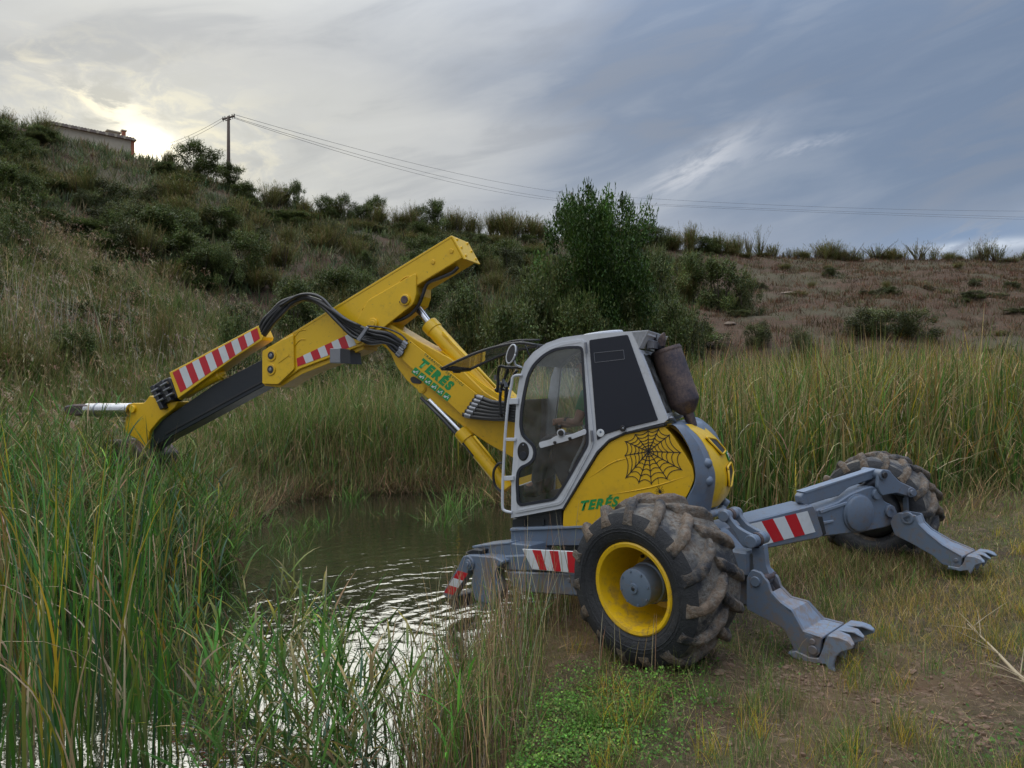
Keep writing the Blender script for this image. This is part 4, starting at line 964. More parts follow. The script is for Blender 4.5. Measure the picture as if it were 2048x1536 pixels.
# upper arm (stick housing)
ST = [(525, 704), (902, 473), (925, 515), (832, 572), (832, 590), (826, 608), (800, 629), (766, 656), (740, 676), (727, 690), (600, 738), (556, 769), (525, 768)]
stick = slab(PB, ST, .36, 'arm', 'yellow', EX, .03, .008)
slab(PB, [(525, 702), (902, 471), (903.5, 474.5), (526, 706)], .37, 'arm_top_flange', 'yellow', stick, .035, .002)
# closed end plate of the arm, seen from behind
e0, e1 = PB.P(902, 473, .03), PB.P(925, 515, .03); nn = PB.n
ep = MB().prism([e0+(e0-e1)*.02+nn*.01, e1+(e1-e0)*.10+nn*.01, e1+(e1-e0)*.10-nn*.38, e0-nn*.38], [p-PB.f*.03 for p in [e0+(e0-e1)*.02+nn*.01, e1+(e1-e0)*.10+nn*.01, e1+(e1-e0)*.10-nn*.38, e0-nn*.38]]).build('arm_end_plate', M['yellow'], stick, bevel=.006)
for f_ in (.12, .5, .88):
    for w in (.05, .31): p = e0.lerp(e1, f_)-nn*w-PB.f*.03; MB().cyl(p, p-PB.f*.015, .016, .016, 6).build('plate_bolt', M['yellow'], stick)
slab(PB, rnd_poly([(736, 600), (832, 545), (832, 590), (826, 608), (800, 629), (766, 656), (712, 690), (700, 664)], 6, 3), .02, 'gusset_plate', 'yellow', stick, .048, .006)
disc(PB, 811, 600, .062, .025, 'arm_pin', 'yellow', stick, .048); disc(PB, 811, 600, .045, .035, 'pin_head', 'rust', stick, .048)
disc(PB, 802, 604, .016, .02, 'pin_lock', 'bolt', stick, .048, 8)
disc(PB, 747, 647, .060, .025, 'arm_pin', 'yellow', stick, .048); disc(PB, 747, 647, .036, .035, 'pin_head', 'yellow2', stick, .048)
disc(PB, 903, 502, .026, .010, 'boss', 'yellow2', stick, .03); disc(PB, 866, 524, .026, .010, 'boss', 'yellow2', stick, .03)
for c_, r_ in (((808, 562), 20), ((740, 610), 20), ((600, 668), 16), ((600, 686), 14)):
    pts = [(c_[0]+r_*(t-.5)*1.5, c_[1]-r_*(t-.5)*.95-6*math.sin(math.pi*t)) for t in np.linspace(0, 1, 7)]
    MB().tube([PB.P(u, v, .03) for u, v in pts], .008, 6).build('lifting_slot', M['yellow2'], stick, smooth=True)
# front collar
colr = slab(PB, rnd_poly([(524, 702), (586, 668), (588, 738), (556, 769), (524, 768)], 3, 2), .03, 'arm_collar', 'yellow', stick, .058, .006)
for q in ((543, 711), (542, 739)): disc(PB, *q, .070, .012, 'slide_adjuster', 'yellow2', colr, .058); disc(PB, *q, .048, .016, 'adjuster_socket', 'dark', colr, .058); disc(PB, *q, .022, .022, 'adjuster_screw', 'steel', colr, .058)
slab(PB, [(556, 722), (577, 708), (578, 711), (557, 726)], .006, 'collar_rib', 'yellow', colr, .064, .001)
slab(PB, [(555, 769), (600, 738), (727, 691), (727, 699), (604, 748), (560, 775), (530, 772), (527, 767)], .30, 'arm_lower_flange', 'yellow2', stick, .0, .004)
stripes(PB, [(592, 718), (720, 668), (724, 686), (598, 730)], 1, stick, .030) if 0 else None
q = [Vector((593, 717)), Vector((706, 664)), Vector((712, 690)), Vector((595, 733))]
n_ = 8
for i in range(n_):
    t0, t1 = i/n_, (i+1)/n_
    t0 = t0**.93; t1 = t1**.93
    pp = [q[0].lerp(q[1], max(0, t0-.03)), q[0].lerp(q[1], max(0, t1-.03)), q[3].lerp(q[2], t1), q[3].lerp(q[2], t0)]
    slab(PB, [tuple(p) for p in pp], .002, 'red_stripe' if i % 2 == 0 else 'white_stripe', 'red' if i % 2 == 0 else 'refl', stick, .034, bevel=0)
# work light
wl = MB(); cc_ = PB.P(682, 712, .0); ax3 = (PB.f, PB.n, UP)
wlo = wl.box(cc_, ax3, (.075, .12, .085)).build('work_light', M['steel'], EX, bevel=.006)
MB().add([cc_-PB.f*.075+PB.n*.12+UP*.085, cc_-PB.f*.075-PB.n*.12+UP*.085, cc_-PB.f*.075-PB.n*.12-UP*.085, cc_-PB.f*.075+PB.n*.12-UP*.085,
          cc_-PB.f*.19+PB.n*.10+UP*.06, cc_-PB.f*.19-PB.n*.12+UP*.06, cc_-PB.f*.21-PB.n*.12-UP*.10, cc_-PB.f*.21+PB.n*.10-UP*.10],
         [(0, 1, 5, 4), (1, 2, 6, 5), (2, 3, 7, 6), (3, 0, 4, 7), (4, 5, 6, 7)]).build('light_hood', M['dark'], wlo, bevel=.004)
# under-arm quadrant with hoses, seen below the gusset
qd = MB(); cq = PB.P(811, 588, -.16); qd.lathe([(.20, .10), (.235, .08), (.235, -.08), (.20, -.10)], cq, PB.n, 36); qd.build('hose_quadrant', M['yellow2'], EX, autosm=True)
for k, off in enumerate((-.02, -.07, -.12, -.17)):
    MB().tube([PB.P(*q_, off) for q_ in ((916, 534), (905, 545), (880, 556), (856, 566), (846, 588), (838, 608), (822, 628), (800, 640), (780, 642))], .020, 7, 4).build('arm_hose', M['rubberhose'], EX, smooth=True)
# telescopic dark beam
beam = slab(PB, [(530, 716), (530, 771), (330, 880), (300, 900), (288, 870), (312, 848), (430, 768)], .24, 'telescopic_beam', 'beam', EX, -.03, .008)
slab(PB, [(530, 758), (530, 762), (330, 870), (330, 866)], .01, 'beam_rib', 'dark', beam, -.02, .001)
# hose box with striped board
hb = slab(PB, [(338, 745), (516, 651), (526, 674), (466, 703), (352, 797)][:3]+[(524, 680), (468, 716), (356, 797)], .20, 'hose_box', 'yellow', EX, .10, .006)
q = [Vector((345, 745)), Vector((514, 656)), Vector((520, 677)), Vector((361, 785))]; n_ = 13; ratio = .60
tt = lambda t: (1-ratio**0)*t+t*(1.0) if 0 else t
for i in range(n_):
    t0, t1 = i/n_, (i+1)/n_
    pp = [q[0].lerp(q[1], t0), q[0].lerp(q[1], t1), q[3].lerp(q[2], t1), q[3].lerp(q[2], t0)]
    slab(PB, [tuple(p) for p in pp], .002, 'red_stripe' if i % 2 == 0 else 'white_stripe', 'red' if i % 2 == 0 else 'refl', hb, .103, bevel=0)
cylon(PB, (360, 792), (446, 747), .060, -.02, 'bucket_cylinder', 'yellow')
a, b = PB.P(440, 750, -.02), PB.P(450, 745, -.02); MB().cyl(a, b, .075, .02, 16).build('cylinder_end', M['yellow'], EX, autosm=True)
# quick coupler block with hose ends
cb = slab(PB, rnd_poly([(300, 774), (320, 762), (338, 754), (354, 795), (332, 806), (318, 818)], 3, 2), .16, 'coupler_block', 'dark', EX, .06, .01)
for i, (u, v) in enumerate(((304, 784), (309, 794), (315, 804), (322, 772), (328, 782), (334, 793))):
    cylon(PB, (u, v), (u+13, v-7), .018, .10, 'hose_coupling', 'steel', parent=cb, n=10)
for q_ in ([(317, 764), (323, 760), (342, 800), (336, 804)], [(299, 774), (305, 770), (326, 816), (320, 820)]): slab(PB, q_, .22, 'clamp_bar', 'dark', cb, .11, .004)
slab(PB, rnd_poly([(255, 818), (262, 806), (288, 806), (300, 790), (318, 800), (330, 806), (356, 802), (350, 815), (320, 838), (300, 862), (290, 905), (280, 912), (276, 880), (245, 862), (250, 840)], 4, 2), .20, 'beam_head', 'yellow2', EX, .02, .008)
disc(PB, 267, 818, .05, .03, 'head_pin', 'yellow', EX, .02)
slab(PB, rnd_poly([(283, 870), (298, 862), (300, 930), (290, 960), (280, 930)], 4, 2), .1, 'bucket_link', 'yellow2', EX, -.02, .006)
# tilt cylinder lying in the reeds
tc_ = cylon(PB, (176, 820), (262, 820), .095, .0, 'tilt_cylinder', 'chrome'); cylon(PB, (196, 820), (200, 820), .099, .0, 'cylinder_band', 'steel', parent=tc_)
slab(PB, rnd_poly([(126, 812), (150, 808), (178, 810), (180, 830), (150, 832), (128, 828)], 5, 2), .12, 'bucket_hitch', 'rust', EX, .08, .02)
bkt = MB()
Pp = [PB.P(u, v, .15) for u, v in ((210, 880), (262, 882), (288, 912), (270, 965), (215, 975), (180, 930))]; bkt.prism(Pp, [p-PB.n*.6 for p in Pp]); bkt.build('bucket', M['rust'], EX, bevel=.03, segs=2)
# hydraulic hoses over the arm
top = [(519, 668), (528, 645), (542, 622), (568, 604), (600, 594), (634, 598), (664, 618), (694, 642), (722, 658), (745, 665), (775, 670), (800, 681), (812, 692)]
bot = [(526, 674), (545, 650), (568, 625), (590, 606), (620, 600), (648, 612), (672, 640), (700, 668), (722, 680), (745, 686), (768, 688), (786, 698), (800, 712)]
nh = 8
for i in range(nh):
    f_ = i/(nh-1); rj = random.Random(40+i)
    pts = [(a[0]*(1-f_)+b[0]*f_+rj.uniform(-3, 3), a[1]*(1-f_)+b[1]*f_+rj.uniform(-3, 3)) for a, b in zip(top, bot)]
    offs = np.interp(np.linspace(0, 1, len(pts)), [0, .15, .5, .8, 1], [.05, .12, .16+.05*rj.uniform(-1, 1), .14+.03*rj.uniform(-1, 1), .06])
    hz_ = MB().tube([PB.P(u, v, o_+.012*(i % 3)) for (u, v), o_ in zip(pts, offs)], .021 if i % 3 else .026, 8, 5).build('hydraulic_hose', M['rubberhose'], EX, smooth=True)
    p0, p1 = PB.P(*pts[-1], .08), PB.P(pts[-1][0]-8, pts[-1][1]-6, .09); MB().cyl(p0, p1, .027, .027, 10).build('hose_ferrule', M['steel'], hz_, autosm=True)
MB().tube([PB.P(*q_, .20) for q_ in ((560, 612), (600, 590), (640, 594), (676, 630), (720, 652))], .018, 8, 5).build('hydraulic_hose', M['rubberhose'], EX, smooth=True)
MB().tube([PB.P(*q_, .16) for q_ in ((735, 652), (770, 656), (800, 668), (815, 682))], .010, 6, 5).build('hydraulic_hose', M['rubberhose'], EX, smooth=True)
slab(PB, [(712, 679), (732, 652), (737, 655), (718, 683)], .03, 'hose_clamp', 'steel', EX, .27, .004)
for i in range(6):
    f_ = i/5; a = (951-24*f_, 793+36*f_); b = (1040, 812+30*f_)
    o1 = MB().tube([PB.P(*a, .06), PB.P(a[0]+14, a[1]+4, .08), PB.P(985, (a[1]+b[1])/2+2, .12), PB.P(1015, b[1]-4, .12), PB.P(*b, .1)], .026, 8, 5).build('hydraulic_hose', M['rubberhose'], EX, smooth=True)
    MB().cyl(PB.P(a[0]+4, a[1]+1, .075), PB.P(a[0]+16, a[1]+4, .085), .030, .030, 10).build('hose_ferrule', M['steel'], o1, autosm=True)
# boom foot on the platform
MB().prism([PB.P(u, v, .05) for u, v in ((1036, 845), (1110, 845), (1115, 1050), (1048, 1058), (1036, 1000))], [PB.P(u, v, .05)-PB.n*.4 for u, v in ((1036, 845), (1110, 845), (1115, 1050), (1048, 1058), (1036, 1000))]).build('boom_foot', M['yellow2'], EX, bevel=.02)

# ------------------------------------------------------------------ operator
def skinned(name, verts, edges, radii, m, parent, sub=2):
    me = bpy.data.meshes.new(name); me.from_pydata([tuple(v) for v in verts], edges, []); o = bpy.data.objects.new(name, me); COL.objects.link(o)
    sk = o.modifiers.new('skin', 'SKIN'); sk.use_smooth_shade = True
    if not me.skin_vertices: me.skin_vertices.new(name='')
    for i, r_ in enumerate(radii):
        r_ = r_ if isinstance(r_, tuple) else (r_, r_); me.skin_vertices[0].data[i].radius = r_; me.skin_vertices[0].data[i].use_root = (i == 0)
    sb = o.modifiers.new('sub', 'SUBSURF'); sb.levels = sub; sb.render_levels = sub
    dg = bpy.context.evaluated_depsgraph_get(); dg.update(); m2 = bpy.data.meshes.new_from_object(o.evaluated_get(dg)); bpy.data.objects.remove(o)
    return link(name, m2, m, parent, smooth=True)
hip = in_cab(1166, 898, .40); f = PC.f; n = PC.n
ppl = empty('person', tuple(hip)); tag(ppl, 'operator in a green t-shirt seated in the white cab with one hand on the lever', 'person')
def B(a, b, c_): return hip+f*a+UP*b+n*c_        # forward, up, towards the door
V0 = []; E0 = []; R0 = []
def jv(p, r_, par=None):
    V0.append(p); R0.append(r_)
    if par is not None: E0.append((par, len(V0)-1))
    return len(V0)-1
pel = jv(B(0, 0, 0), (.13, .11)); sp1 = jv(B(-.01, .16, 0), (.13, .10), pel); sp2 = jv(B(.0, .34, 0), (.15, .11), sp1); ch = jv(B(.02, .46, 0), (.13, .10), sp2)
nk = jv(B(.04, .55, 0), .055, ch); nk2 = jv(B(.06, .62, 0), .055, nk); hd1 = jv(B(.075, .70, 0), (.075, .09), nk2); hd2 = jv(B(.075, .78, 0), (.078, .095), hd1); jv(B(.06, .84, 0), (.05, .06), hd2)
tgt = {1: in_cab(1104, 846, .16), -1: B(.40, .16, -.24)}
for s_ in (1, -1):
    sh = jv(B(.02, .47, .17*s_), .065, ch); elb = jv(B(.10, .22, .27*s_), .043, sh)
    wr_p = tgt[s_]-f*.07+UP*.015; wr = jv(wr_p, .026, elb); pm = jv(tgt[s_]-f*.01+UP*.012, (.040, .020), wr)
    for k in range(4):
        b0 = tgt[s_]+f*.025+UP*(.022-.014*k)+n*s_*.012; i1 = jv(b0, .0095, pm); i2 = jv(b0+f*.022-n*s_*.018-UP*.004, .0088, i1); jv(b0+f*.012-n*s_*(.040-.003*k)-UP*.008, .008, i2)
    t1 = jv(tgt[s_]-n*s_*.03+UP*.02, .011, pm); jv(tgt[s_]-n*s_*.045+UP*.022+f*.022, .009, t1)
    hp = jv(B(.03, -.02, .10*s_), .095, pel); kn = jv(B(.43, .05, .16*s_), .062, hp); an = jv(B(.52, -.36, .15*s_), .042, kn); jv(B(.64, -.42, .16*s_), .038, an)
bodyp = skinned('body', V0, E0, R0, M['skin'], ppl)
# shirt: torso and upper-arm sleeves
V1 = []; E1 = []; R1 = []
def j1(p, r_, par=None):
    V1.append(p); R1.append(r_)
    if par is not None: E1.append((par, len(V1)-1))
    return len(V1)-1
q0 = j1(B(0, -.02, 0), (.150, .130)); q1 = j1(B(-.01, .16, 0), (.152, .122), q0); q2 = j1(B(0, .34, 0), (.172, .130), q1); q3 = j1(B(.02, .46, 0), (.150, .118), q2); j1(B(.035, .53, 0), .075, q3)
for s_ in (1, -1): a1 = j1(B(.02, .47, .17*s_), .082, q3); j1(B(.075, .30, .235*s_), .068, a1)
skinned('shirt', V1, E1, R1, M['shirt'], bodyp)
V1 = []; E1 = []; R1 = []
q0 = j1(B(0, -.03, 0), (.145, .125))
for s_ in (1, -1): a1 = j1(B(.05, -.02, .10*s_), .108, q0); a2 = j1(B(.43, .05, .16*s_), .080, a1); j1(B(.53, -.385, .15*s_), .066, a2)
skinned('trousers', V1, E1, R1, M['trousers'], bodyp)
for s_ in (1, -1):
    MB().tube([B(.50, -.30, .15*s_), B(.52, -.40, .152*s_), B(.545, -.43, .155*s_), B(.64, -.435, .16*s_), B(.70, -.44, .162*s_)], [.055, .058, .062, .058, .035], 12, 3).build('boot', M['black'], bodyp, smooth=True)
hc = B(.075, .775, 0)
def blobm(c0, rx, ry, rz, n1=12, n2=10, lo=-1.0):
    rr = []
    for i in range(n2+1):
        ph = lo*math.pi/2+(math.pi/2-lo*math.pi/2)*i/n2; rr.append([c0+f*rx*math.cos(ph)*math.cos(t)+n*ry*math.cos(ph)*math.sin(t)+UP*rz*math.sin(ph) for t in np.linspace(0, 2*math.pi, n1, endpoint=False)])
    return MB().rings(rr)
blobm(hc+UP*.03-f*.02, .105, .090, .10, 16, 8, -.25).build('hair', M['hair'], bodyp, smooth=True)
MB().prism([hc+f*.085+n*.012-UP*.01, hc+f*.118-UP*.045, hc+f*.088+n*.016-UP*.05], [hc+f*.085-n*.012-UP*.01, hc+f*.118-UP*.0451, hc+f*.088-n*.016-UP*.05]).build('nose', M['skin'], bodyp, smooth=True)
for s_ in (1, -1):
    blobm(hc+f*.090+n*.032*s_-UP*.008, .010, .012, .009).build('eye', M['refl'], bodyp, smooth=True)
    blobm(hc+n*.083*s_-UP*.025-f*.005, .022, .010, .032).build('ear', M['skin'], bodyp, smooth=True)
MB().tube([hc+f*.094+n*.024-UP*.083, hc+f*.104-UP*.080, hc+f*.094-n*.024-UP*.083], .004, 6).build('mouth', M['red'], bodyp, smooth=True)
wc = tgt[1]-f*.085+UP*.018; wd = (wc-B(.10, .22, .27)).normalized()
MB().cyl(wc-wd*.012, wc+wd*.012, .031, .031, 16).build('wristwatch', M['black'], bodyp, autosm=True)
# ------------------------------------------------------------------ vegetation
class Veg:
    def __init__(s): s.V = []; s.L = []; s.C = []; s.n = 0
    def add(s, v, tri, c):
        s.V.append(v.reshape(-1, 3)); s.L.append(tri.reshape(-1)+s.n); s.C.append(c.reshape(-1, 3)); s.n += v.reshape(-1, 3).shape[0]
    def mesh(s, name):
        V = np.concatenate(s.V); L = np.concatenate(s.L); C = np.concatenate(s.C)
        me = np_mesh(name, V, L, 3); at = me.attributes.new('col', 'FLOAT_COLOR', 'POINT')
        at.data.foreach_set('color', np.concatenate([C, np.ones((len(C), 1))], 1).astype(np.float32).ravel())
        me.materials.append(M['leaf']); return me
    def build(s, name, label=None, parent=None, kind='stuff', cat=None):
        me = s.mesh(name); o = bpy.data.objects.new(name, me); COL.objects.link(o)
        if parent: o.parent = parent
        if not parent: tag(o, label, cat, kind=kind)
        return o
def arr(x, n): x = np.asarray(x, float); return np.broadcast_to(x, (n,)+x.shape[1:] if x.ndim and x.shape[0] == n else (n,)) if x.ndim < 2 else x
def ribbons(vg, base, az, length, lean, curve, width, col, tip, nseg=3, yaw=None, pw=1.3, w0=.45, taper=1.6, elevsign=1):
    """curved tapering blades; returns centre lines (N, nseg+1, 3)"""
    N = len(base); k = np.arange(nseg+1)/nseg
    length = arr(length, N); lean = arr(lean, N); curve = arr(curve, N); width = arr(width, N)
    ang = lean[:, None]+curve[:, None]*k[None]**pw
    am = (ang[:, 1:]+ang[:, :-1])/2
    st = (length/nseg)[:, None]
    hx, hy = np.cos(az), np.sin(az)
    r_ = np.concatenate([np.zeros((N, 1)), np.cumsum(np.sin(am)*st, 1)], 1); z = np.concatenate([np.zeros((N, 1)), np.cumsum(np.cos(am)*st, 1)], 1)
    C = np.stack([base[:, 0:1]+hx[:, None]*r_, base[:, 1:2]+hy[:, None]*r_, base[:, 2:3]+z], -1)
    if yaw is None: yaw = az+math.pi/2+rng.normal(0, .5, N)
    wv = np.stack([np.cos(yaw), np.sin(yaw), np.zeros(N)], -1)
    wp = (w0+(1-w0)*np.minimum(k*3, 1))*(1-k**taper)*.5
    off = wv[:, None, :]*(width[:, None]*wp[None])[..., None]
    Lf, Rt = C-off, C+off
    body = np.stack([Lf[:, :-1], Rt[:, :-1]], 2).reshape(N, 2*nseg, 3)
    V = np.concatenate([body, C[:, -1:]], 1)
    nv = 2*nseg+1; t = []
    for i in range(nseg-1): t += [[2*i, 2*i+1, 2*i+3], [2*i, 2*i+3, 2*i+2]]
    t += [[2*nseg-2, 2*nseg-1, 2*nseg]]
    T = (np.arange(N)[:, None, None]*nv+np.array(t)[None])
    kk = np.concatenate([np.repeat(k[:-1], 2), k[-1:]])
    cc = col[:, None, :]*(1-kk[None, :, None]**1.5)+tip[:, None, :]*kk[None, :, None]**1.5
    vg.add(V, T, cc); return C
def pal(cols, wts, n, var=.25, hue=.08):
    cols = np.array(cols, float); w = np.array(wts, float); i = rng.choice(len(cols), n, p=w/w.sum())
    c = cols[i]; l_ = c.mean(1, keepdims=True); c = np.maximum(l_+(c-l_)*1.22, .004)*1.10
    return c*np.exp(rng.normal(0, var, (n, 1)))*(1+rng.normal(0, hue, (n, 3)))
def grd(x, y): return np.stack([x, y, height(x, y)], -1)
GREEN = (.078, .160, .038); DEEP = (.042, .110, .034); BLUEG = (.085, .140, .085); OLIVE = (.145, .160, .060); STRAW = (.37, .28, .165); TAN = (.29, .21, .135); BROWN = (.14, .094, .060); YEL = (.38, .29, .065); RUSTC = (.29, .15, .07); PALE = (.44, .38, .28)
def scatter(n, x0, x1, y0, y1, ok=None, dens=None):
    """n random points in a box, filtered"""
    X = rng.uniform(x0, x1, n); Y = rng.uniform(y0, y1, n)
    if ok is not None: m_ = ok(X, Y); X, Y = X[m_], Y[m_]
    return X, Y
def UU(x, y): return x/np.maximum(y, .1)*FPX+1024
def plumes(vg, P, az, size, n=26, cols=((.36, .26, .18), (.28, .19, .13), (.42, .35, .26))):
    """drooping feathery reed heads at points P"""
    N = len(P); t = rng.uniform(0, 1, (N, n))
    droop = np.stack([np.cos(az), np.sin(az)], -1)
    c = np.repeat(P[:, None, :], n, 1).copy(); s_ = size[:, None]
    c[..., 0] += droop[:, 0:1]*(t**2)*.5*s_; c[..., 1] += droop[:, 1:2]*(t**2)*.5*s_; c[..., 2] += (t-.5*t**2)*s_*1.1-.1*s_
    b = c.reshape(-1, 3); m_ = len(b); a2 = rng.uniform(0, 2*math.pi, m_)
    cl = np.repeat(pal(cols, [1]*len(cols), N, .15), n, 0)
    ribbons(vg, b, a2, (np.repeat(size, n)*.42*(1-t.ravel()*.7)), rng.uniform(.3, .9, m_), rng.uniform(.3, 1.2, m_), .010, cl, cl*1.15, nseg=2, w0=.6)

# -- cattail field behind the machine (right)
def edge_near(x):    # front edge of the standing cattails
    return np.interp(x, [-.6, .6, 1.5, 3, 5, 8, 12, 25], [15.5, 13.0, 10.6, 9.6, 10.2, 11.6, 13, 15])
def field_far(x): return np.interp(UU(x, 22), [900, 1100, 1300, 1700, 2100, 2700], [20, 22, 23.5, 25, 25, 25])
vg = Veg()
X_, Y0_ = scatter(150000, -1.5, 26, 9.3, 25, lambda x, y: (y > edge_near(x)+.25*np.sin(x*3)) & (y < field_far(x)) & (sdist(x, y) > .1))
kk = rng.random(len(X_)) < np.clip(1.15-(Y0_-edge_near(X_))*.045, .42, 1)*.50; X_, Y0_ = X_[kk], Y0_[kk]
N = len(X_); base = grd(X_, Y0_); clump = vnoise(X_, Y0_, .9, 7)+vnoise(X_, Y0_, 2.7, 8)*.6
hgt = rng.uniform(1.35, 2.75, N)*(1+.16*clump)*np.clip(.45+(Y0_-edge_near(X_))*.5, .45, 1)
col = pal([GREEN, DEEP, OLIVE, STRAW, BROWN], [4.8, 5.4, 1.6, .8, .6], N, .42)*np.exp(.35*clump)[:, None]*.86; tipc = pal([STRAW, OLIVE, YEL, TAN, GREEN, RUSTC], [2.6, 2.6, 1.0, 1.4, 2.2, .8], N, .42)
ribbons(vg, base, rng.uniform(0, 6.3, N), hgt, np.where(rng.random(N) < .25, rng.uniform(.1, .5, N), rng.uniform(0, .18, N)), rng.uniform(0, .8, N)**1.6*1.5, rng.uniform(.012, .030, N), col, tipc, nseg=4, pw=2.0, taper=3)
# bent and broken leaves, mostly straw and tan
kk = rng.random(N) < .32; b2 = base[kk].copy(); m_ = kk.sum(); b2[:, 2] += hgt[kk]*rng.uniform(.2, .75, m_)
ribbons(vg, b2, rng.uniform(0, 6.3, m_), rng.uniform(.4, 1.2, m_), rng.uniform(.3, 1.1, m_), rng.uniform(.3, 1.9, m_), rng.uniform(.012, .022, m_), pal([STRAW, TAN, PALE, GREEN, RUSTC], [3, 2, 1.2, 3, .6], m_), pal([STRAW, PALE, TAN], [2, 1, 1], m_), nseg=4, pw=1.0)
# low undergrowth along the front edge of the field
X2, Y2 = scatter(26000, 1.2, 20, 8.3, 17, lambda x, y: (y > edge_near(x)-1.0) & (y < edge_near(x)+1.2) & (sdist(x, y) > .1)); m_ = len(X2)
ribbons(vg, grd(X2, Y2), rng.uniform(0, 6.3, m_), rng.uniform(.25, .9, m_)*np.clip(.5+(Y2-edge_near(X2)+1)*.5, .4, 1), rng.uniform(.0, .7, m_), rng.uniform(.2, 1.5, m_), rng.uniform(.006, .014, m_), pal([GREEN, OLIVE, STRAW, BROWN, RUSTC], [3, 3, 2.0, 1, .5], m_), pal([OLIVE, STRAW, TAN], [1, 2, 1], m_), nseg=3)
vg.build('cattail_field', 'tall green and straw cattails standing behind the machine up to the foot of the hill')

# -- reeds along the far shore of the pond and up the left slope
vg = Veg()
def far_ok(x, y):
    s_ = sdist(x, y); return (s_ > -.22) & (y < 21) & (x < 1.4) & (y > 7.2) & (y > 9.0-(x+6)*.05)
X_, Y0_ = scatter(86000, -15, 1.4, 7.2, 21, far_ok); kk = rng.random(len(X_)) < np.clip(1.2-(sdist(X_, Y0_))*.16, .30, 1); X_, Y0_ = X_[kk], Y0_[kk]
N = len(X_); base = grd(X_, Y0_); cl = vnoise(X_, Y0_, .8, 9)+vnoise(X_, Y0_, 2.2, 3)*.5; sd_ = sdist(X_, Y0_)
front = np.clip(sd_*.8+.30, .30, 1); leftlow = np.interp(UU(X_, Y0_), [0, 250, 520, 700], [.62, .62, .80, 1.0])
hgt = rng.uniform(1.2, 2.5, N)*(1+.12*cl)*front*leftlow
green = np.clip(.62+.35*cl, 0, 1)[:, None]
pick = (rng.random((N, 1)) < green); col = np.where(pick, pal([GREEN, DEEP, BLUEG, OLIVE], [4.5, 2.2, 1.2, 2], N, .36)*1.38, pal([OLIVE, STRAW, GREEN, TAN], [3, 1.3, 3, .8], N, .36))
drybase = (sd_ < .8)[:, None]*(rng.random((N, 1)) < .55); col = np.where(drybase, pal([TAN, BROWN, STRAW], [2, 2, 1], N, .3), col)
tipc = pal([GREEN, OLIVE, STRAW, TAN], [2, 3, 2, 1], N)
C = ribbons(vg, base, rng.uniform(0, 6.3, N), hgt, rng.uniform(0, .28, N), rng.uniform(0, 1.0, N), rng.uniform(.009, .024, N), col, tipc, nseg=4, pw=1.7, taper=2.5)
kk = rng.random(N) < .42; m_ = kk.sum(); b2 = C[kk][np.arange(m_), rng.integers(1, 4, m_)]
ribbons(vg, b2, rng.uniform(0, 6.3, m_), rng.uniform(.25, .6, m_), rng.uniform(.4, 1.0, m_), rng.uniform(.4, 1.5, m_), rng.uniform(.010, .022, m_), pal([GREEN, BLUEG, OLIVE, STRAW], [3, 2, 2, 1], m_), pal([OLIVE, STRAW], [2, 1], m_), nseg=3)
kk = (rng.random(N) < np.where(UU(X_, Y0_) < 540, .09, .015)) & (sd_ > .8); m_ = kk.sum(); plumes(vg, C[kk][:, -1], rng.uniform(2.2, 4.2, m_), rng.uniform(.20, .34, m_), n=18)
# dry skirt hanging over the water line
X3, Y3 = scatter(160000, -9, 4, 7, 17, lambda x, y: (np.abs(sdist(x, y)+.05) < .35) & (UU(x, y) > 380) & (UU(x, y) < 1300) & (y > 8.5)); X3, Y3 = X3[:16000], Y3[:16000]; n3 = len(X3); z3 = np.maximum(height(X3, Y3), WZ-.05)
c3 = pal([BROWN, TAN, STRAW, DEEP, OLIVE], [4, 2, 1, 1.5, 1], n3, .35); ribbons(vg, np.stack([X3, Y3, z3], -1), rng.uniform(0, 6.3, n3), rng.uniform(.25, .8, n3), rng.uniform(0, 1.1, n3), rng.uniform(0, 1.6, n3), rng.uniform(.008, .016, n3), c3, c3*1.1, nseg=3)
# small leaning tufts in the water by the far shore
for (u, v, n_, h_) in ((905, 1020, 90, .9), (880, 1045, 50, .7), (700, 1000, 60, .8), (590, 1080, 60, .6), (560, 1105, 40, .5), (640, 1055, 40, .5), (960, 1010, 50, .7), (760, 1030, 25, .4), (500, 1060, 80, .8)):
    cx, cy = wpt(u, v); b = np.stack([cx+rng.normal(0, .16, n_), cy+rng.normal(0, .22, n_), np.full(n_, WZ-.1)], -1)
    ribbons(vg, b, rng.uniform(0, 6.3, n_), rng.uniform(.4, 1, n_)*h_, rng.uniform(.1, .8, n_), rng.uniform(.1, 1.2, n_), .014, pal([GREEN, GREEN, OLIVE], [2, 1, 1], n_)*1.2, pal([GREEN, STRAW], [3, 1], n_), nseg=3)
vg.build('far_shore_reeds', 'dense green reeds with dry brown bases along the far shore of the pond')

# -- plumed reeds up the slope on the left
vg = Veg()
def slope_ok(x, y):
    u = UU(x, y); return (u < 1000) & (y > np.interp(u, [-500, 300, 600, 1000], [13, 15, 17.5, 19])) & (y < np.interp(u, [-400, 100, 400, 700, 1000], [30, 29, 26, 24, 22]))
X_, Y0_ = scatter(60000, -24, 1, 12, 30, slope_ok); N = len(X_); base = grd(X_, Y0_); cl = vnoise(X_, Y0_, .45, 12)+.5*vnoise(X_, Y0_, 1.4, 5)
hgt = rng.uniform(.8, 1.9, N)*(1+.2*cl)
gr = np.clip(.58+.6*vnoise(X_, Y0_, .33, 21), 0, 1)[:, None]
col = np.where(rng.random((N, 1)) < gr, pal([OLIVE, GREEN, DEEP], [3, 4, 3], N, .4), pal([OLIVE, STRAW, TAN, BROWN, GREEN], [4, .9, 1.2, 1.6, 1.5], N, .38))*.92
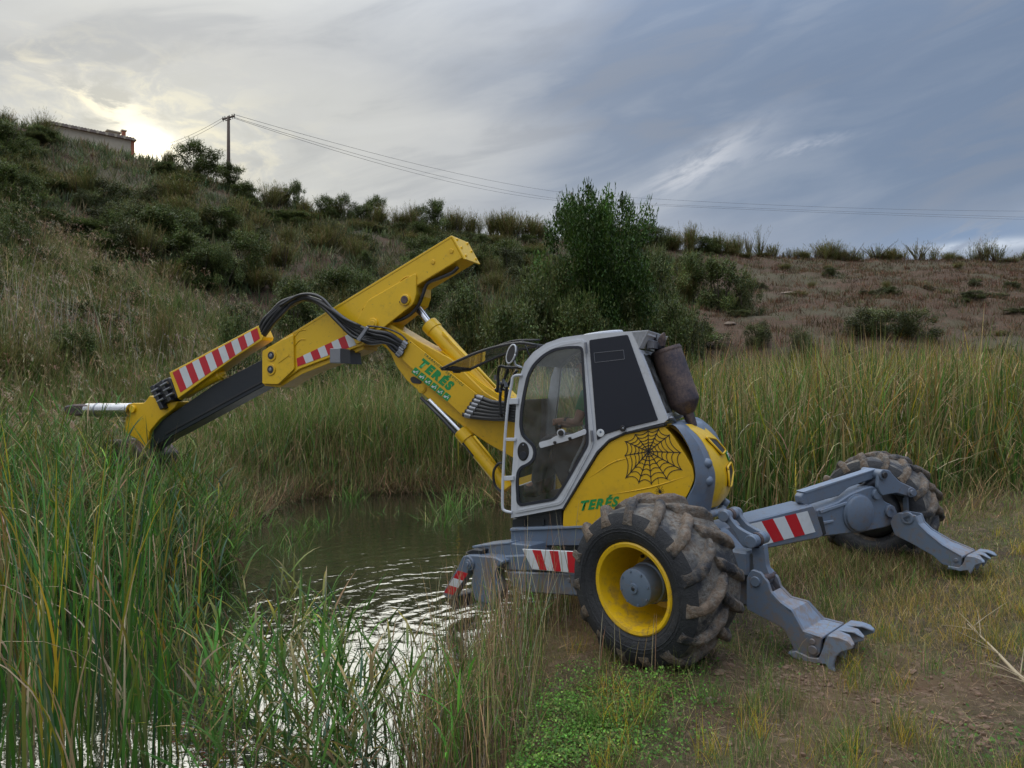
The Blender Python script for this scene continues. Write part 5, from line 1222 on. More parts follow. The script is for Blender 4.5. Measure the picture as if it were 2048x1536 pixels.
C = ribbons(vg, base, rng.uniform(0, 6.3, N), hgt, rng.uniform(0, .3, N), rng.uniform(.1, 1.1, N), rng.uniform(.010, .022, N), col, pal([OLIVE, STRAW, TAN, GREEN], [3, 2.0, 1.5, 1], N), nseg=3, pw=1.5)
kk = rng.random(N) < np.where(vnoise(X_, Y0_, .5, 31) > .0, .15, .03)*np.where(UU(X_, Y0_) < 560, 1, .3); m_ = kk.sum(); plumes(vg, C[kk][:, -1]+np.array([0, 0, .1]), rng.uniform(2.4, 4.0, m_), rng.uniform(.30, .55, m_), n=11)
# pale dead canes: groups of tall grey stalks
for (u, v, Y, n_) in ((10, 640, 17, 60), (60, 700, 17, 40), (135, 640, 19, 80), (170, 640, 19, 50), (30, 560, 20, 50), (230, 620, 21, 40), (300, 650, 19, 60), (350, 700, 18, 40), (460, 730, 18, 30), (520, 690, 20, 26)):
    cx = (u-1024)/FPX*Y; x = cx+rng.normal(0, .5, n_); y = Y+rng.normal(0, .8, n_)
    n_ = n_//2; x, y = x[:n_], y[:n_]; cane = pal([PALE, TAN, (.30, .27, .23)], [1, 1, 2], n_, .2)*.8
    C = ribbons(vg, grd(x, y), rng.uniform(0, 6.3, n_), rng.uniform(1.3, 2.4, n_), rng.uniform(0, .18, n_), rng.uniform(0, .3, n_), .016, cane, cane*1.1, nseg=4, yaw=rng.normal(0, .5, n_), taper=4)
    plumes(vg, C[:, -1][::3], rng.uniform(2.6, 3.8, len(C[::3])), rng.uniform(.25, .45, len(C[::3])), n=14, cols=((.30, .27, .22), (.26, .22, .18)))
vg.build('plumed_reed_slope', 'olive and tan reeds with feathery plumes covering the lower slope on the left')

# -- phragmites with leafy stems (near water)
def leafy(vg, base, H, leafL=.34, nl=9, leafw=.020, dry=.15, leanmax=.14, stemw=.007, greens=None):
    N = len(base); az = rng.uniform(0, 6.3, N); isdry = rng.random(N) < dry
    gcol = pal(greens or [GREEN, BLUEG, OLIVE], [4, 1, 1.6], N, .25)*.90; dcol = pal([TAN, STRAW, BROWN], [2, 2, 1], N, .2)
    sc_ = np.where(isdry[:, None], dcol, gcol*.9+.1*np.array(STRAW))
    C = ribbons(vg, base, az, H, rng.uniform(0, leanmax, N), rng.uniform(0, .25, N), stemw, sc_, sc_, nseg=5, yaw=rng.uniform(-.8, .8, N), w0=1, taper=6)
    for j in range(nl):
        t = .22+.76*(j+rng.uniform(-.3, .3, N))/nl; t = np.clip(t, .05, .99)
        keep = ~isdry | (rng.random(N) < .35); x = t*5; i = np.minimum(x.astype(int), 4); f_ = (x-i)[:, None]
        p = C[np.arange(N), i]*(1-f_)+C[np.arange(N), i+1]*f_; p = p[keep]; m_ = len(p)
        ang = az[keep]+j*math.pi+rng.normal(0, .7, m_)
        lc = np.where(isdry[keep][:, None], dcol[keep], gcol[keep]*np.exp(rng.normal(0, .18, (m_, 1))))
        tc_ = np.where(rng.random((m_, 1)) < .22, pal([STRAW, YEL], [2, 1], m_), lc*1.1)
        ribbons(vg, p, ang, leafL*rng.uniform(.6, 1.25, m_), rng.uniform(.35, .95, m_)*(1-.35*t[keep]), rng.uniform(.1, 1.3, m_), leafw*rng.uniform(.7, 1.2, m_), lc, tc_, nseg=4, w0=.4, taper=1.8, pw=1.2)
    return C, isdry
vg = Veg()
def pts_px(n, u0, u1, v0, v1, ok=None):
    u = rng.uniform(u0, u1, n); v = rng.uniform(v0, v1, n); Y = (CZ-WZ)*FPX/(v-768); x = (u-1024)/FPX*Y
    b = np.stack([x, Y, height(x, Y)], -1); b[:, 2] = np.maximum(b[:, 2], WZ-.25)
    if ok is not None: b = b[ok(u, v, x, Y)]
    return b
# centre foreground clump in the water
for (uc, vc, su, sv, n_, h0, h1) in ((650, 1500, 60, 45, 62, .65, 1.15), (560, 1420, 55, 50, 46, .6, 1.05), (470, 1380, 60, 60, 56, .6, 1.1), (720, 1450, 40, 50, 42, .55, 1.0), (620, 1330, 60, 40, 38, .5, .9), (790, 1500, 50, 40, 52, .5, .9), (850, 1450, 50, 60, 56, .45, .8), (900, 1500, 50, 60, 62, .4, .75), (380, 1260, 50, 50, 50, .6, 1.1), (520, 1250, 50, 30, 16, .5, .8), (690, 1560, 80, 40, 70, .7, 1.1), (480, 1560, 90, 40, 60, .7, 1.1)):
    u = rng.normal(uc, su, n_); v = np.clip(rng.normal(vc, sv, n_), 1010, 1900); Y = (CZ-WZ)*FPX/(v-768); x = (u-1024)/FPX*Y
    b = np.stack([x, Y, np.maximum(height(x, Y), WZ-.2)], -1); kq = rng.random(n_) < (.40 if uc < 780 else .34); leafy(vg, b[kq], rng.uniform(h0, h1, n_)[kq], .34 if uc < 780 else .24, 7, .023 if uc < 780 else .014, .22 if uc < 780 else .45, .2, .0055)
vg.build('foreground_reeds', 'leafy green reeds rising from the water in the centre foreground')

# -- dry upright stalks at the near shore, in front of the machine
vg = Veg()
b = pts_px(2500, 800, 1185, 1205, 1620, lambda u, v, x, y: (np.abs(sdist(x, y)) < np.interp(v, [1200, 1400, 1600], [.45, .50, .38])*rng.uniform(.3, 1.3, len(u))) & ~((u > 1085) & (v > 1300)) & (y < 7.2)); N = len(b)
col = pal([TAN, STRAW, BROWN, OLIVE, (.24, .20, .16), GREEN], [2.4, 1.6, 1.6, 2.2, 1.8, 2.4], N, .32)
C = ribbons(vg, b, rng.uniform(0, 6.3, N), rng.uniform(.25, .9, N), rng.uniform(0, .30, N), rng.uniform(-.1, .5, N), rng.uniform(.003, .006, N), col, col*1.15, nseg=4, yaw=rng.uniform(-.9, .9, N), taper=4, w0=1)
kk = rng.random(N) < .55; m_ = kk.sum(); b2 = C[kk][np.arange(m_), rng.integers(1, 4, m_)]; lc = pal([TAN, BROWN, GREEN, OLIVE], [1.6, 1.2, 3, 2], m_)
ribbons(vg, b2, rng.uniform(0, 6.3, m_), rng.uniform(.1, .32, m_), rng.uniform(.3, 1.3, m_), rng.uniform(.1, 1.6, m_), rng.uniform(.004, .009, m_), lc, lc, nseg=3)
# taller single stalks
for n_, u0, u1, v0, v1, h0, h1 in ((70, 860, 1060, 1240, 1420, .8, 1.15), (24, 900, 1180, 1150, 1230, .55, .8), (40, 1010, 1170, 1240, 1330, .5, 1.15), (10, 1180, 1330, 1370, 1420, .2, .5)):
    b = pts_px(n_, u0, u1, v0, v1); col = pal([TAN, PALE, STRAW], [2, 1, 1], n_, .2)
    ribbons(vg, b, rng.uniform(0, 6.3, n_), rng.uniform(h0, h1, n_), rng.uniform(0, .22, n_), rng.uniform(0, .3, n_), .0055, col, col, nseg=5, yaw=rng.uniform(-.6, .6, n_), taper=5, w0=1)
vg.build('dry_shore_stalks', 'thin dry brown stalks and grass standing on the near shore before the machine')

# -- long strap-leaved cattail clumps, left foreground
vg = Veg()
cl_ = [(30, 1330, 2.15), (90, 1280, 2.1), (150, 1400, 2.2), (215, 1330, 2.2), (250, 1440, 2.0), (290, 1300, 1.8), (330, 1250, 1.6), (20, 1480, 1.9), (130, 1560, 2.0), (230, 1560, 1.7), (60, 1200, 2.1), (170, 1200, 2.0), (260, 1190, 1.8), (-30, 1380, 2.0), (-60, 1260, 2.0), (340, 1380, 1.3), (-120, 1420, 1.8), (100, 1650, 1.6), (300, 1520, 1.2), (0, 1150, 1.9), (120, 1140, 1.8), (390, 1210, 1.1), (-170, 1200, 1.9), (-10, 1620, 1.5)]
for (u, v, H) in cl_:
    n_ = 23; Y = (CZ-WZ)*FPX/(v-768); cx = (u-1024)/FPX*Y
    b = np.stack([cx+rng.normal(0, .11, n_), Y+rng.normal(0, .14, n_), np.full(n_, WZ-.1)], -1)
    dead = rng.random(n_) < .10
    col = np.where(dead[:, None], pal([YEL, RUSTC, STRAW], [2, 1, 2], n_, .15), pal([GREEN, DEEP, BLUEG, OLIVE], [5, 2, 1, 1], n_, .25)*.92)
    tp_ = np.where(rng.random((n_, 1)) < .26, pal([YEL, STRAW, RUSTC], [2, 2, 1], n_, .2), col*1.1)
    ribbons(vg, b, rng.uniform(0, 6.3, n_), H*rng.uniform(.55, 1.1, n_), rng.uniform(0, .22, n_), rng.uniform(0, .8, n_)**2*1.6, rng.uniform(.010, .019, n_), col, tp_, nseg=8, pw=2.6, taper=3.5, w0=.8)
    k_ = 3; ribbons(vg, b[:k_], rng.uniform(2.0, 4.4, k_), H*rng.uniform(.8, 1.05, k_), rng.uniform(.1, .25, k_), rng.uniform(1.6, 2.6, k_), .012, pal([STRAW, TAN], [1, 1], k_), pal([PALE], [1], k_), nseg=10, pw=2.2, taper=3, w0=.8)
vg.build('cattail_clumps', 'tall strap leaved cattails with yellowing tips in the left foreground')

# -- thick bank of mixed reeds on the left between the clumps and the arm
vg = Veg()
def lb_ok(x, y): u = UU(x, y); return (u < 470) & (u > -420) & (y > np.interp(u, [-400, 0, 250, 420, 470], [6.4, 6.6, 6.9, 7.6, 8.4]))
X_, Y0_ = scatter(5200, -12, -2.5, 5.8, 10.4, lb_ok); Zb = np.maximum(height(X_, Y0_), WZ-.2); u_ = UU(X_, Y0_)
hmax = np.interp(u_, [0, 230, 330, 470], [1.70, 1.72, 1.5, .95])*np.interp(Y0_, [6, 8, 10.4], [.72, 1, 1.05])
leafy(vg, np.stack([X_, Y0_, Zb], -1), hmax*rng.uniform(.6, 1.12, len(X_)), .42, 7, .020, .22, .22, .007)
C_ = pts_px(5200, -200, 400, 1130, 1320, lambda u, v, x, y: rng.random(len(u)) < np.interp(v, [1130, 1320], [1, .10])); n_ = len(C_)
col = pal([BROWN, TAN, DEEP, OLIVE, STRAW], [3, 2, 2.5, 2, .6], n_, .3); ribbons(vg, C_, rng.uniform(0, 6.3, n_), rng.uniform(.2, .75, n_), rng.uniform(0, .9, n_), rng.uniform(0, 1.2, n_), rng.uniform(.004, .010, n_), col, col, nseg=3)
vg.build('left_reed_bank', 'dense tangle of green and dry reeds on the left bank hiding the bucket')

# -- meadow grass and litter on the near bank
def bank_ok(x, y): return (sdist(x, y) > .02)
def tread_mask(x, y):   # bare, trampled soil: around the wheel, the claw and at the lower right
    u, v = UU(x, y), 768+CZ*FPX/np.maximum(y, 1)
    a = np.exp(-(((u-1520)/260)**2+((v-1385)/55)**2)); b_ = np.exp(-(((u-1940)/260)**2+((v-1470)/80)**2)); c_ = np.exp(-(((u-1250)/150)**2+((v-1330)/30)**2))
    return np.clip(a+b_+c_*.8+.45*vnoise(x, y, 1.3, 14), 0, 1)
vg = Veg()
X_, Y0_ = scatter(190000, -1.2, 11, 2.9, 12, lambda x, y: (sdist(x, y) > .0) & (UU(x, y) < 2350) & (UU(x, y) > 700) & (y < edge_near(x)+.3))
wgt = np.clip(1.2-.95*tread_mask(X_, Y0_), .14, 1)*np.interp(Y0_, [3, 6, 12], [1, .8, .5]); kk = rng.random(len(X_)) < wgt; X_, Y0_ = X_[kk], Y0_[kk]; N = len(X_)
u_, v_ = UU(X_, Y0_), 768+CZ*FPX/Y0_
tall = np.clip(.5+.6*vnoise(X_, Y0_, 1.1, 4)+.4*vnoise(X_, Y0_, 3.1, 6), .1, 1.2)
ylw = np.exp(-(((u_-1950)/170)**2+((v_-1260)/80)**2))+np.exp(-(((u_-1760)/120)**2+((v_-1225)/40)**2))*.6; leg_ = np.exp(-(((u_-1640)/170)**2+((v_-1120)/50)**2))
hgt = (.03+.075*tall*rng.random(N))*(1+1.5*ylw)*(1+1.3*leg_)*np.clip(1.1-tread_mask(X_, Y0_)*.7, .4, 1)
col = pal([(.135, .180, .048), (.085, .140, .038), OLIVE, STRAW, BROWN], [3.4, 2, 2.6, 1.8, .6], N, .34)
yy = (rng.random(N) < np.clip(ylw, 0, .8))[:, None]; col = np.where(yy, pal([(.36, .27, .10), (.26, .22, .08), STRAW], [2, 2, 1], N), col)
tipc = np.where(rng.random((N, 1)) < .35, pal([STRAW, TAN], [2, 1], N), col*1.15)
ribbons(vg, grd(X_, Y0_), rng.uniform(0, 6.3, N), hgt, rng.uniform(0, .8, N), rng.uniform(0, 1.1, N), rng.uniform(.002, .0045, N)*np.interp(Y0_, [3, 10], [1, 1.9]), col, tipc, nseg=2, w0=.8, yaw=rng.uniform(0, 6.3, N))
# taller tufts
for _ in range(240):
    u = rng.uniform(1130, 2250); v = rng.uniform(1060, 1620); Y = CZ*FPX/(v-768); x = (u-1024)/FPX*Y
    if sdist([x], [Y])[0] < .1 or Y > edge_near(x) or tread_mask(np.array([x]), np.array([Y]))[0] > .75: continue
    n_ = int(rng.integers(20, 60)); b = grd(x+rng.normal(0, .05, n_), Y+rng.normal(0, .05, n_)); cc_ = pal([[GREEN, OLIVE, YEL][int(rng.integers(0, 3))], STRAW, OLIVE], [3, .7, 1], n_)
    ribbons(vg, b, rng.uniform(0, 6.3, n_), rng.uniform(.10, .30, n_), rng.uniform(0, .5, n_), rng.uniform(0, 1, n_), .0035, cc_, cc_*1.2, nseg=3)
u4 = rng.uniform(1500, 1860, 9000); v4 = rng.normal(1150, 30, 9000); Y4 = CZ*FPX/(np.clip(v4, 1090, 1300)-768); X4 = (u4-1024)/FPX*Y4; n4 = len(X4)
c4 = pal([TAN, STRAW, BROWN, GREEN, OLIVE], [2, 1, 2.5, 1.6, 2], n4, .35); ribbons(vg, grd(X4, Y4), rng.uniform(0, 6.3, n4), rng.uniform(.06, .30, n4), rng.uniform(0, .7, n4), rng.uniform(0, 1.2, n4), rng.uniform(.003, .008, n4), c4, c4*1.15, nseg=3)
# weeds with small leaves beside the near wheel
vg.build('meadow_grass', 'short green and straw coloured grass on the bank around the wheels')
vg = Veg()
X_, Y0_ = scatter(90000, -.9, 10, 2.9, 9.5, lambda x, y: (sdist(x, y) > -.02) & (UU(x, y) < 2300)); kk = rng.random(len(X_)) < np.interp(Y0_, [3, 9], [.75, .3])*np.clip(.45+1.1*tread_mask(X_, Y0_)+.4*vnoise(X_, Y0_, 2, 40), .15, 1); X_, Y0_ = X_[kk], Y0_[kk]; N = len(X_)
b = grd(X_, Y0_); b[:, 2] += rng.uniform(.002, .022, N); col = pal([STRAW, TAN, BROWN, (.20, .17, .13), (.12, .10, .05)], [1.2, 2, 2.5, 1.5, 1.5], N, .3)
ribbons(vg, b, rng.uniform(0, 6.3, N), rng.uniform(.04, .20, N), rng.uniform(1.35, 1.62, N), rng.uniform(-.25, .3, N), rng.uniform(.0018, .0042, N), col, col, nseg=3, yaw=rng.uniform(0, 6.3, N), w0=1)
vg.build('straw_litter', 'flattened dry stems and straw lying on the trampled soil')
# clover and small broad leaves
vg = Veg()
def leaves(vg, P, size, col, tilt=.5):
    """small rounded leaves as bent hexagons"""
    N = len(P); a = rng.uniform(0, 6.3, N); t1 = rng.normal(0, tilt, N); t2 = rng.normal(0, tilt, N)
    ux = np.stack([np.cos(a), np.sin(a), np.sin(t1)], -1); uy = np.stack([-np.sin(a), np.cos(a), np.sin(t2)], -1)
    ring = np.array([(-1, 0), (-.45, .7), (.5, .6), (1, 0), (.5, -.6), (-.45, -.7)]); V = P[:, None, :]+(ux[:, None]*ring[None, :, 0:1]+uy[:, None]*ring[None, :, 1:2])*size[:, None, None]
    T = np.arange(N)[:, None, None]*6+np.array([[0, 1, 5], [1, 2, 4], [1, 4, 5], [2, 3, 4]])[None]; vg.add(V, T, np.repeat(col[:, None, :], 6, 1))
u_ = rng.uniform(1010, 1560, 60000); v_ = rng.uniform(1340, 1700, 60000); Y = CZ*FPX/(v_-768); x = (u_-1024)/FPX*Y
cm_ = np.exp(-(((u_-1170)/150)**2+((v_-1440)/75)**2))+np.exp(-(((u_-1080)/90)**2+((v_-1520)/60)**2))+.5*np.exp(-(((u_-1330)/90)**2+((v_-1400)/30)**2))
kk = (rng.random(len(u_)) < np.clip(cm_*(.75+.5*vnoise(x, Y, 3, 2)), 0, 1)) & (sdist(x, Y) > .05); x, Y = x[kk], Y[kk]; n_ = len(x)
b = grd(x, Y); b[:, 2] += rng.uniform(.01, .075, n_); leaves(vg, b, rng.uniform(.004, .010, n_), pal([(.11, .22, .045), (.075, .155, .04), (.17, .25, .075), (.12, .14, .05)], [2, 2, 1, 1], n_, .3))
# scattered weeds elsewhere
u_ = rng.uniform(1150, 2150, 16000); v_ = rng.uniform(1100, 1620, 16000); Y = CZ*FPX/(v_-768); x = (u_-1024)/FPX*Y
kk = (rng.random(len(u_)) < np.clip(.7*vnoise(x, Y, 2.2, 17)+.1+.6*np.exp(-(((u_-1620)/120)**2+((v_-1160)/45)**2)), 0, .8)) & (sdist(x, Y) > .1); x, Y = x[kk], Y[kk]; n_ = len(x)
b = grd(x, Y); b[:, 2] += rng.uniform(.01, .07, n_); leaves(vg, b, rng.uniform(.006, .012, n_), pal([(.06, .12, .03), (.08, .14, .035)], [1, 1], n_, .25))
vg.build('clover_patch', 'bright green clover and small weeds on the bank in the foreground')
# clods of turned earth
ck = MB(); rr = random.Random(5)
def clod(mb, c, r_):
    n1 = 6; pts = []
    for ph in (-.7, 0, .7): pts.append([Vector(c)+Vector((math.cos(t)*math.cos(ph), math.sin(t)*math.cos(ph), math.sin(ph)*.7))*r_*rr.uniform(.7, 1.25) for t in np.linspace(0, 2*math.pi, n1, endpoint=False)])
    mb.rings(pts)
for i in range(900):
    k = rr.random()
    if k < .5: u, v = rr.gauss(1620, 120), rr.gauss(1365, 30)
    elif k < .8: u, v = rr.gauss(1950, 160), rr.gauss(1470, 60)
    else: u, v = rr.uniform(1350, 2100), rr.uniform(1330, 1560)
    if v < 1300: continue
    Y = CZ*FPX/(v-768); x = (u-1024)/FPX*Y
    if sdist([x], [Y])[0] < .15: continue
    clod(ck, (x, Y, hz(x, Y)+.002), rr.uniform(.004, .019)*(1.8 if rr.random() < .1 else 1))
cko = ck.build('soil_clods', M['clod'], smooth=False); tag(cko, 'crumbled brown clods of soil around the near claw', kind='stuff')

# -- low scrub on the hill
vg = Veg()
X_ = rng.uniform(-60, 75, 76000); Y0_ = rng.uniform(20, 76, 76000); u_ = UU(X_, Y0_); kk = (u_ > -500) & (u_ < 2600) & (Y0_ > np.interp(u_, [-400, 1000, 1400, 2600], [24, 21, 24, 25])) & (Y0_ < np.interp(u_, RU, RY)+1)
dn = np.clip(.62+.5*vnoise(X_, Y0_, .25, 50)+.25*vnoise(X_, Y0_, .9, 51), .12, 1); dn = dn*np.interp(u_, [0, 1200, 1500, 2048], [1, 1, 1.0, 1.0]); kk &= rng.random(len(X_)) < dn; X_, Y0_, u_ = X_[kk], Y0_[kk], u_[kk]; n_ = len(X_)
k_ = 10; right = (u_ > 1330)
cB = np.where(right[:, None], pal([(.115, .066, .042), (.080, .056, .036), (.150, .105, .066), (.070, .072, .036)], [4, 4, 1.2, 3], n_, .25), pal([(.10, .112, .056), (.080, .105, .054), (.15, .135, .078), (.16, .12, .08)], [3, 3, 2, 1], n_, .25))
hh = rng.uniform(.22, .60, n_)*np.where(right, .75, 1.35)
b = np.repeat(grd(X_, Y0_), k_, 0); b[:, :2] += rng.normal(0, .16, (n_*k_, 2)); h2 = np.repeat(hh, k_)*rng.uniform(.5, 1.2, n_*k_)
ribbons(vg, b, rng.uniform(0, 6.3, n_*k_), h2, rng.uniform(0, .9, n_*k_), rng.uniform(0, .8, n_*k_), h2*.10, np.repeat(cB, k_, 0), np.repeat(cB, k_, 0)*1.25, nseg=2, w0=.7)
vg.build('hill_scrub', 'low brown and olive scrub scattered over the hillside')

# ------------------------------------------------------------------ bushes and trees (each a thing with crown and stems)
def crown_mesh(kind, seed, n):
    """unit-size crown: about 1 wide, 1 tall, standing on z=0"""
    global rng
    keep = rng; rng = np.random.default_rng(seed); vg = Veg()
    base_ = {'broom': [(.135, .125, .052), (.100, .108, .042), (.18, .140, .075)], 'airy': [(.12, .115, .05), (.09, .098, .042), (.15, .12, .065)], 'dense': [(.080, .102, .040), (.100, .112, .046), (.064, .086, .038)], 'mound': [(.074, .088, .040), (.098, .100, .046), (.06, .074, .04)], 'tree': [(.046, .082, .024), (.062, .098, .028), (.034, .060, .020)]}[kind]
    def twigs(P, az_, ln, lean, w, c_, ns=3, k=9, tl=.10):
        C = ribbons(vg, P, az_, ln, lean, rng.uniform(-.25, .35, len(P)), w, c_, c_, nseg=ns, w0=1, taper=4)
        m_ = len(P)*k; i = np.repeat(np.arange(len(P)), k); t_ = rng.uniform(.30, 1, m_)*ns; j = np.minimum(t_.astype(int), ns-1); f_ = (t_-j)[:, None]
        q = C[i, j]*(1-f_)+C[i, j+1]*f_; cc_ = np.repeat(c_, k, 0)*np.exp(rng.normal(0, .15, (m_, 1)))
        ribbons(vg, q, np.repeat(az_, k)+rng.normal(0, 1.1, m_), tl*rng.uniform(.5, 1.3, m_), rng.uniform(.1, .95, m_), rng.uniform(-.3, .4, m_), .0075, cc_, cc_*1.15, nseg=2, w0=.7)
    if kind == 'airy':        # thin trunks leaning with the wind, twigs only in the upper half
        nh_ = int(rng.integers(3, 6)); hub = np.stack([np.linspace(-.28, .28, nh_)+rng.normal(0, .05, nh_), rng.normal(0, .08, nh_)], -1); hl = rng.uniform(.55, 1.0, nh_); i = rng.integers(0, nh_, n)
        b = np.stack([hub[i, 0], hub[i, 1], np.full(n, -.03)], -1)+rng.normal(0, .015, (n, 3)); twigs(b, rng.uniform(0, 6.3, n), rng.uniform(.55, 1.0, n)*hl[i], np.abs(rng.normal(.22, .16, n)), .007, pal(base_, [3, 3, 1.3], n, .2), 4, 15, .10)
    elif kind == 'broom':       # upright, wispy twigs fanning from the base, a little wind-swept
        nh_ = int(rng.integers(3, 6)); hub = rng.normal(0, .10, (nh_, 2)); hl = rng.uniform(.6, 1.0, nh_); i = rng.integers(0, nh_, n); a = rng.uniform(0, 6.3, n)
        b = np.stack([hub[i, 0]+rng.normal(0, .03, n), hub[i, 1]+rng.normal(0, .03, n), rng.uniform(-.02, .12, n)], -1)
        ln = rng.uniform(.45, 1.0, n)*hl[i]; lean = np.abs(rng.normal(.30, .22, n)); twigs(b, a, ln, lean, .006, pal(base_, [3, 3, 1.3], n, .22), 4, 11, .11)
    else:
        nb = {'dense': 46, 'mound': 40, 'tree': 120}[kind]
        bl = []
        for _ in range(nb):
            a = rng.uniform(0, 6.3); z = rng.uniform(.06, .86); rad = (.40*math.sqrt(max(0, 1-((z-.36)/.56)**2)))*rng.uniform(.2, 1.1)
            if kind == 'mound': z = rng.uniform(.05, .7); rad = .46*math.sqrt(max(0, 1-(z/.85)**2))*rng.uniform(.3, 1.05)
            if kind == 'tree': z = rng.uniform(.06, .94); rad = np.interp(z, [0, .15, .45, .75, .92, 1], [.40, .48, .50, .50, .45, .26])*rng.uniform(.15, 1.05)
            bl.append((math.cos(a)*rad, math.sin(a)*rad, z, rng.uniform(.07, .15) if kind != 'tree' else rng.uniform(.055, .115)))
        if kind == 'tree':   # pointed tufts standing out of the top
            for a, r_, z in ((.3, .14, .99), (1.7, .30, .94), (3.0, .22, .98), (4.2, .36, .88), (5.2, .32, .96), (2.4, .42, .86), (0, .42, .90), (3.6, .06, 1.02), (5.8, .26, 1.0), (3.14, .46, .80), (.1, .48, .78), (.8, .36, .97), (2.9, .36, .93)): bl.append((math.cos(a)*r_, math.sin(a)*r_, z-.05, .055)); bl.append((math.cos(a)*r_*1.03, math.sin(a)*r_*1.03, z, .035))
        bl = np.array(bl); wts = bl[:, 3]**2; i = rng.choice(len(bl), n, p=wts/wts.sum()); d = rng.normal(0, 1, (n, 3)); d /= np.linalg.norm(d, axis=1, keepdims=True)
        rr_ = bl[i, 3]*rng.uniform(.25, 1.2, n)**.6; P = bl[i, :3]+d*rr_[:, None]*np.array([1, 1, 1.15 if kind == 'tree' else 1.0]); P[:, 2] = np.maximum(P[:, 2], .01)
        bc_ = np.exp(rng.normal(0, .25, len(bl)))[i][:, None]
        leaves(vg, P, rng.uniform(.007, .015, n)*(1.0 if kind != 'tree' else .75), pal(base_, [2, 2, 1], n, .25)*bc_, .75)
        m_ = n//12; j = rng.integers(0, n, m_); az_ = np.arctan2(P[j, 1], P[j, 0])+rng.normal(0, .5, m_)
        twigs(P[j], az_, rng.uniform(.05, .15, m_)*(1 if kind != 'tree' else .5), rng.uniform(0, .9, m_), .004, pal(base_, [2, 2, 1], m_, .25)*bc_[j]*1.1, 2, 4, .045 if kind != 'tree' else .02)
    me = vg.mesh(kind+'_crown'); rng = keep; return me
def stem_mesh(kind, seed):
    rr = random.Random(seed); mb = MB()
    if kind == 'tree':
        mb.tube([(0, 0, -.05), (.01, 0, .15), (-.01, .01, .4), (0, 0, .75)], [.028, .024, .016, .005], 8, 3)
        for k in range(9):
            a = rr.uniform(0, 6.3); z = rr.uniform(.12, .55); r_ = rr.uniform(.18, .34); mb.tube([(0, 0, z), (math.cos(a)*r_*.5, math.sin(a)*r_*.5, z+.12), (math.cos(a)*r_, math.sin(a)*r_, z+.30)], [.011, .007, .002], 6, 2)
    else:
        for k in range(7):
            a = rr.uniform(0, 6.3); r_ = rr.uniform(.1, .32); h = rr.uniform(.4, .75); mb.tube([(0, 0, -.05), (math.cos(a)*r_*.5, math.sin(a)*r_*.5, h*.5), (math.cos(a)*r_, math.sin(a)*r_, h)], [.016, .011, .003], 5, 2)
    me = mesh_py(kind+'_stem', mb.v, mb.f); me.materials.append(M['bark']); return me
CR = {k: [(crown_mesh(k, 100+i+7*j, n), stem_mesh(k, 50+i)) for i in range(c)] for j, (k, n, c) in enumerate((('broom', 300, 6), ('airy', 85, 6), ('dense', 9000, 5), ('mound', 8000, 3), ('tree', 48000, 1)))}
def plant(kind, x, y, w, h, name, label, cat, group=None, z=None, rot=None, depth=1.0, var=None):
    cme, sme = CR[kind][(var if var is not None else random.randrange(99)) % len(CR[kind])]
    r_ = empty(name, (x, y, hz(x, y)-.05 if z is None else z)); r_.rotation_euler = (0, 0, random.uniform(0, 6.28) if rot is None else rot); r_.scale = (w, w*depth, h)
    tag(r_, label, cat, group)
    a = bpy.data.objects.new('crown', cme); b = bpy.data.objects.new('trunk' if kind == 'tree' else 'stems', sme)
    for o in (a, b): COL.objects.link(o); o.parent = r_
    return r_
def plant_px(kind, u, vtop, wpx, Y, name, label, cat, group=None, **k):
    x = (u-1024)/FPX*Y; zt = CZ+(768-vtop)/FPX*Y; zb = hz(x, Y)-.1; h = max(zt-zb, .4)
    return plant(kind, x, Y, wpx/FPX*Y*1.08, h*1.03, name, label, cat, group, z=zb, **k)
plant_px('tree', 1188, 412, 200, 27, 'leafy_tree', 'tall dark green leafy tree standing among the bushes behind the cab', 'tree', rot=.6, depth=1)
ridgeY = lambda u: float(np.interp(u, RU, RY))
# named bushes one can point to
for (kind, u, vt, wp, dY, lab_) in [
    ('dense', 393, 282, 104, 0, 'large rounded dark bush on the ridge left of the power pole'), ('dense', 462, 330, 76, -1, 'dark bush at the foot of the near power pole'), ('broom', 335, 290, 40, 0, 'thin upright bush between the house and the round ridge bush'),
    ('broom', 82, 220, 66, 1, 'spiky bare bush on the skyline beside the house'), ('broom', 10, 216, 70, 1, 'dark bush at the far left end of the skyline'), ('broom', 570, 360, 56, 0, 'sparse twiggy bush poking up right of the pole'),
    ('dense', 490, 365, 70, -2, 'dark bush on the slope just below the pole'), ('dense', 1440, 512, 120, -22, 'wide dark green bush at the top of the right field'), ('dense', 1385, 500, 90, -20, 'dark bush right beside the tall tree'), ('mound', 1490, 540, 70, -24, 'olive bush at the right end of the dark thicket'),
    ('mound', 1745, 600, 120, -34, 'low dark mound shaped bush alone on the brown slope'), ('mound', 1815, 608, 110, -34, 'lower right half of the dark bush pair on the brown slope'), ('mound', 1600, 645, 62, -38, 'small grey green shrub at the edge of the cattails'), ('mound', 1515, 632, 56, -34, 'small pale shrub below the chalky outcrop'),
    ('mound', 2010, 672, 95, -42, 'grey green shrub at the right edge above the cattails'), ('mound', 1690, 668, 90, -42, 'low grey green shrub just behind the cattails'), ('broom', 330, 590, 90, -28, 'dark green tamarisk bush above the striped hose box'), ('dense', 465, 620, 110, -30, 'bright green bush behind the hose bundle'),
    ('mound', 2040, 640, 60, -30, 'dark shrub cut off by the right edge of the slope')]:
    Y = ridgeY(u)+dY
    if u in (330, 465): Y = 19.5
    plant_px(kind, u, vt, wp, Y, 'bush', lab_, 'bush')
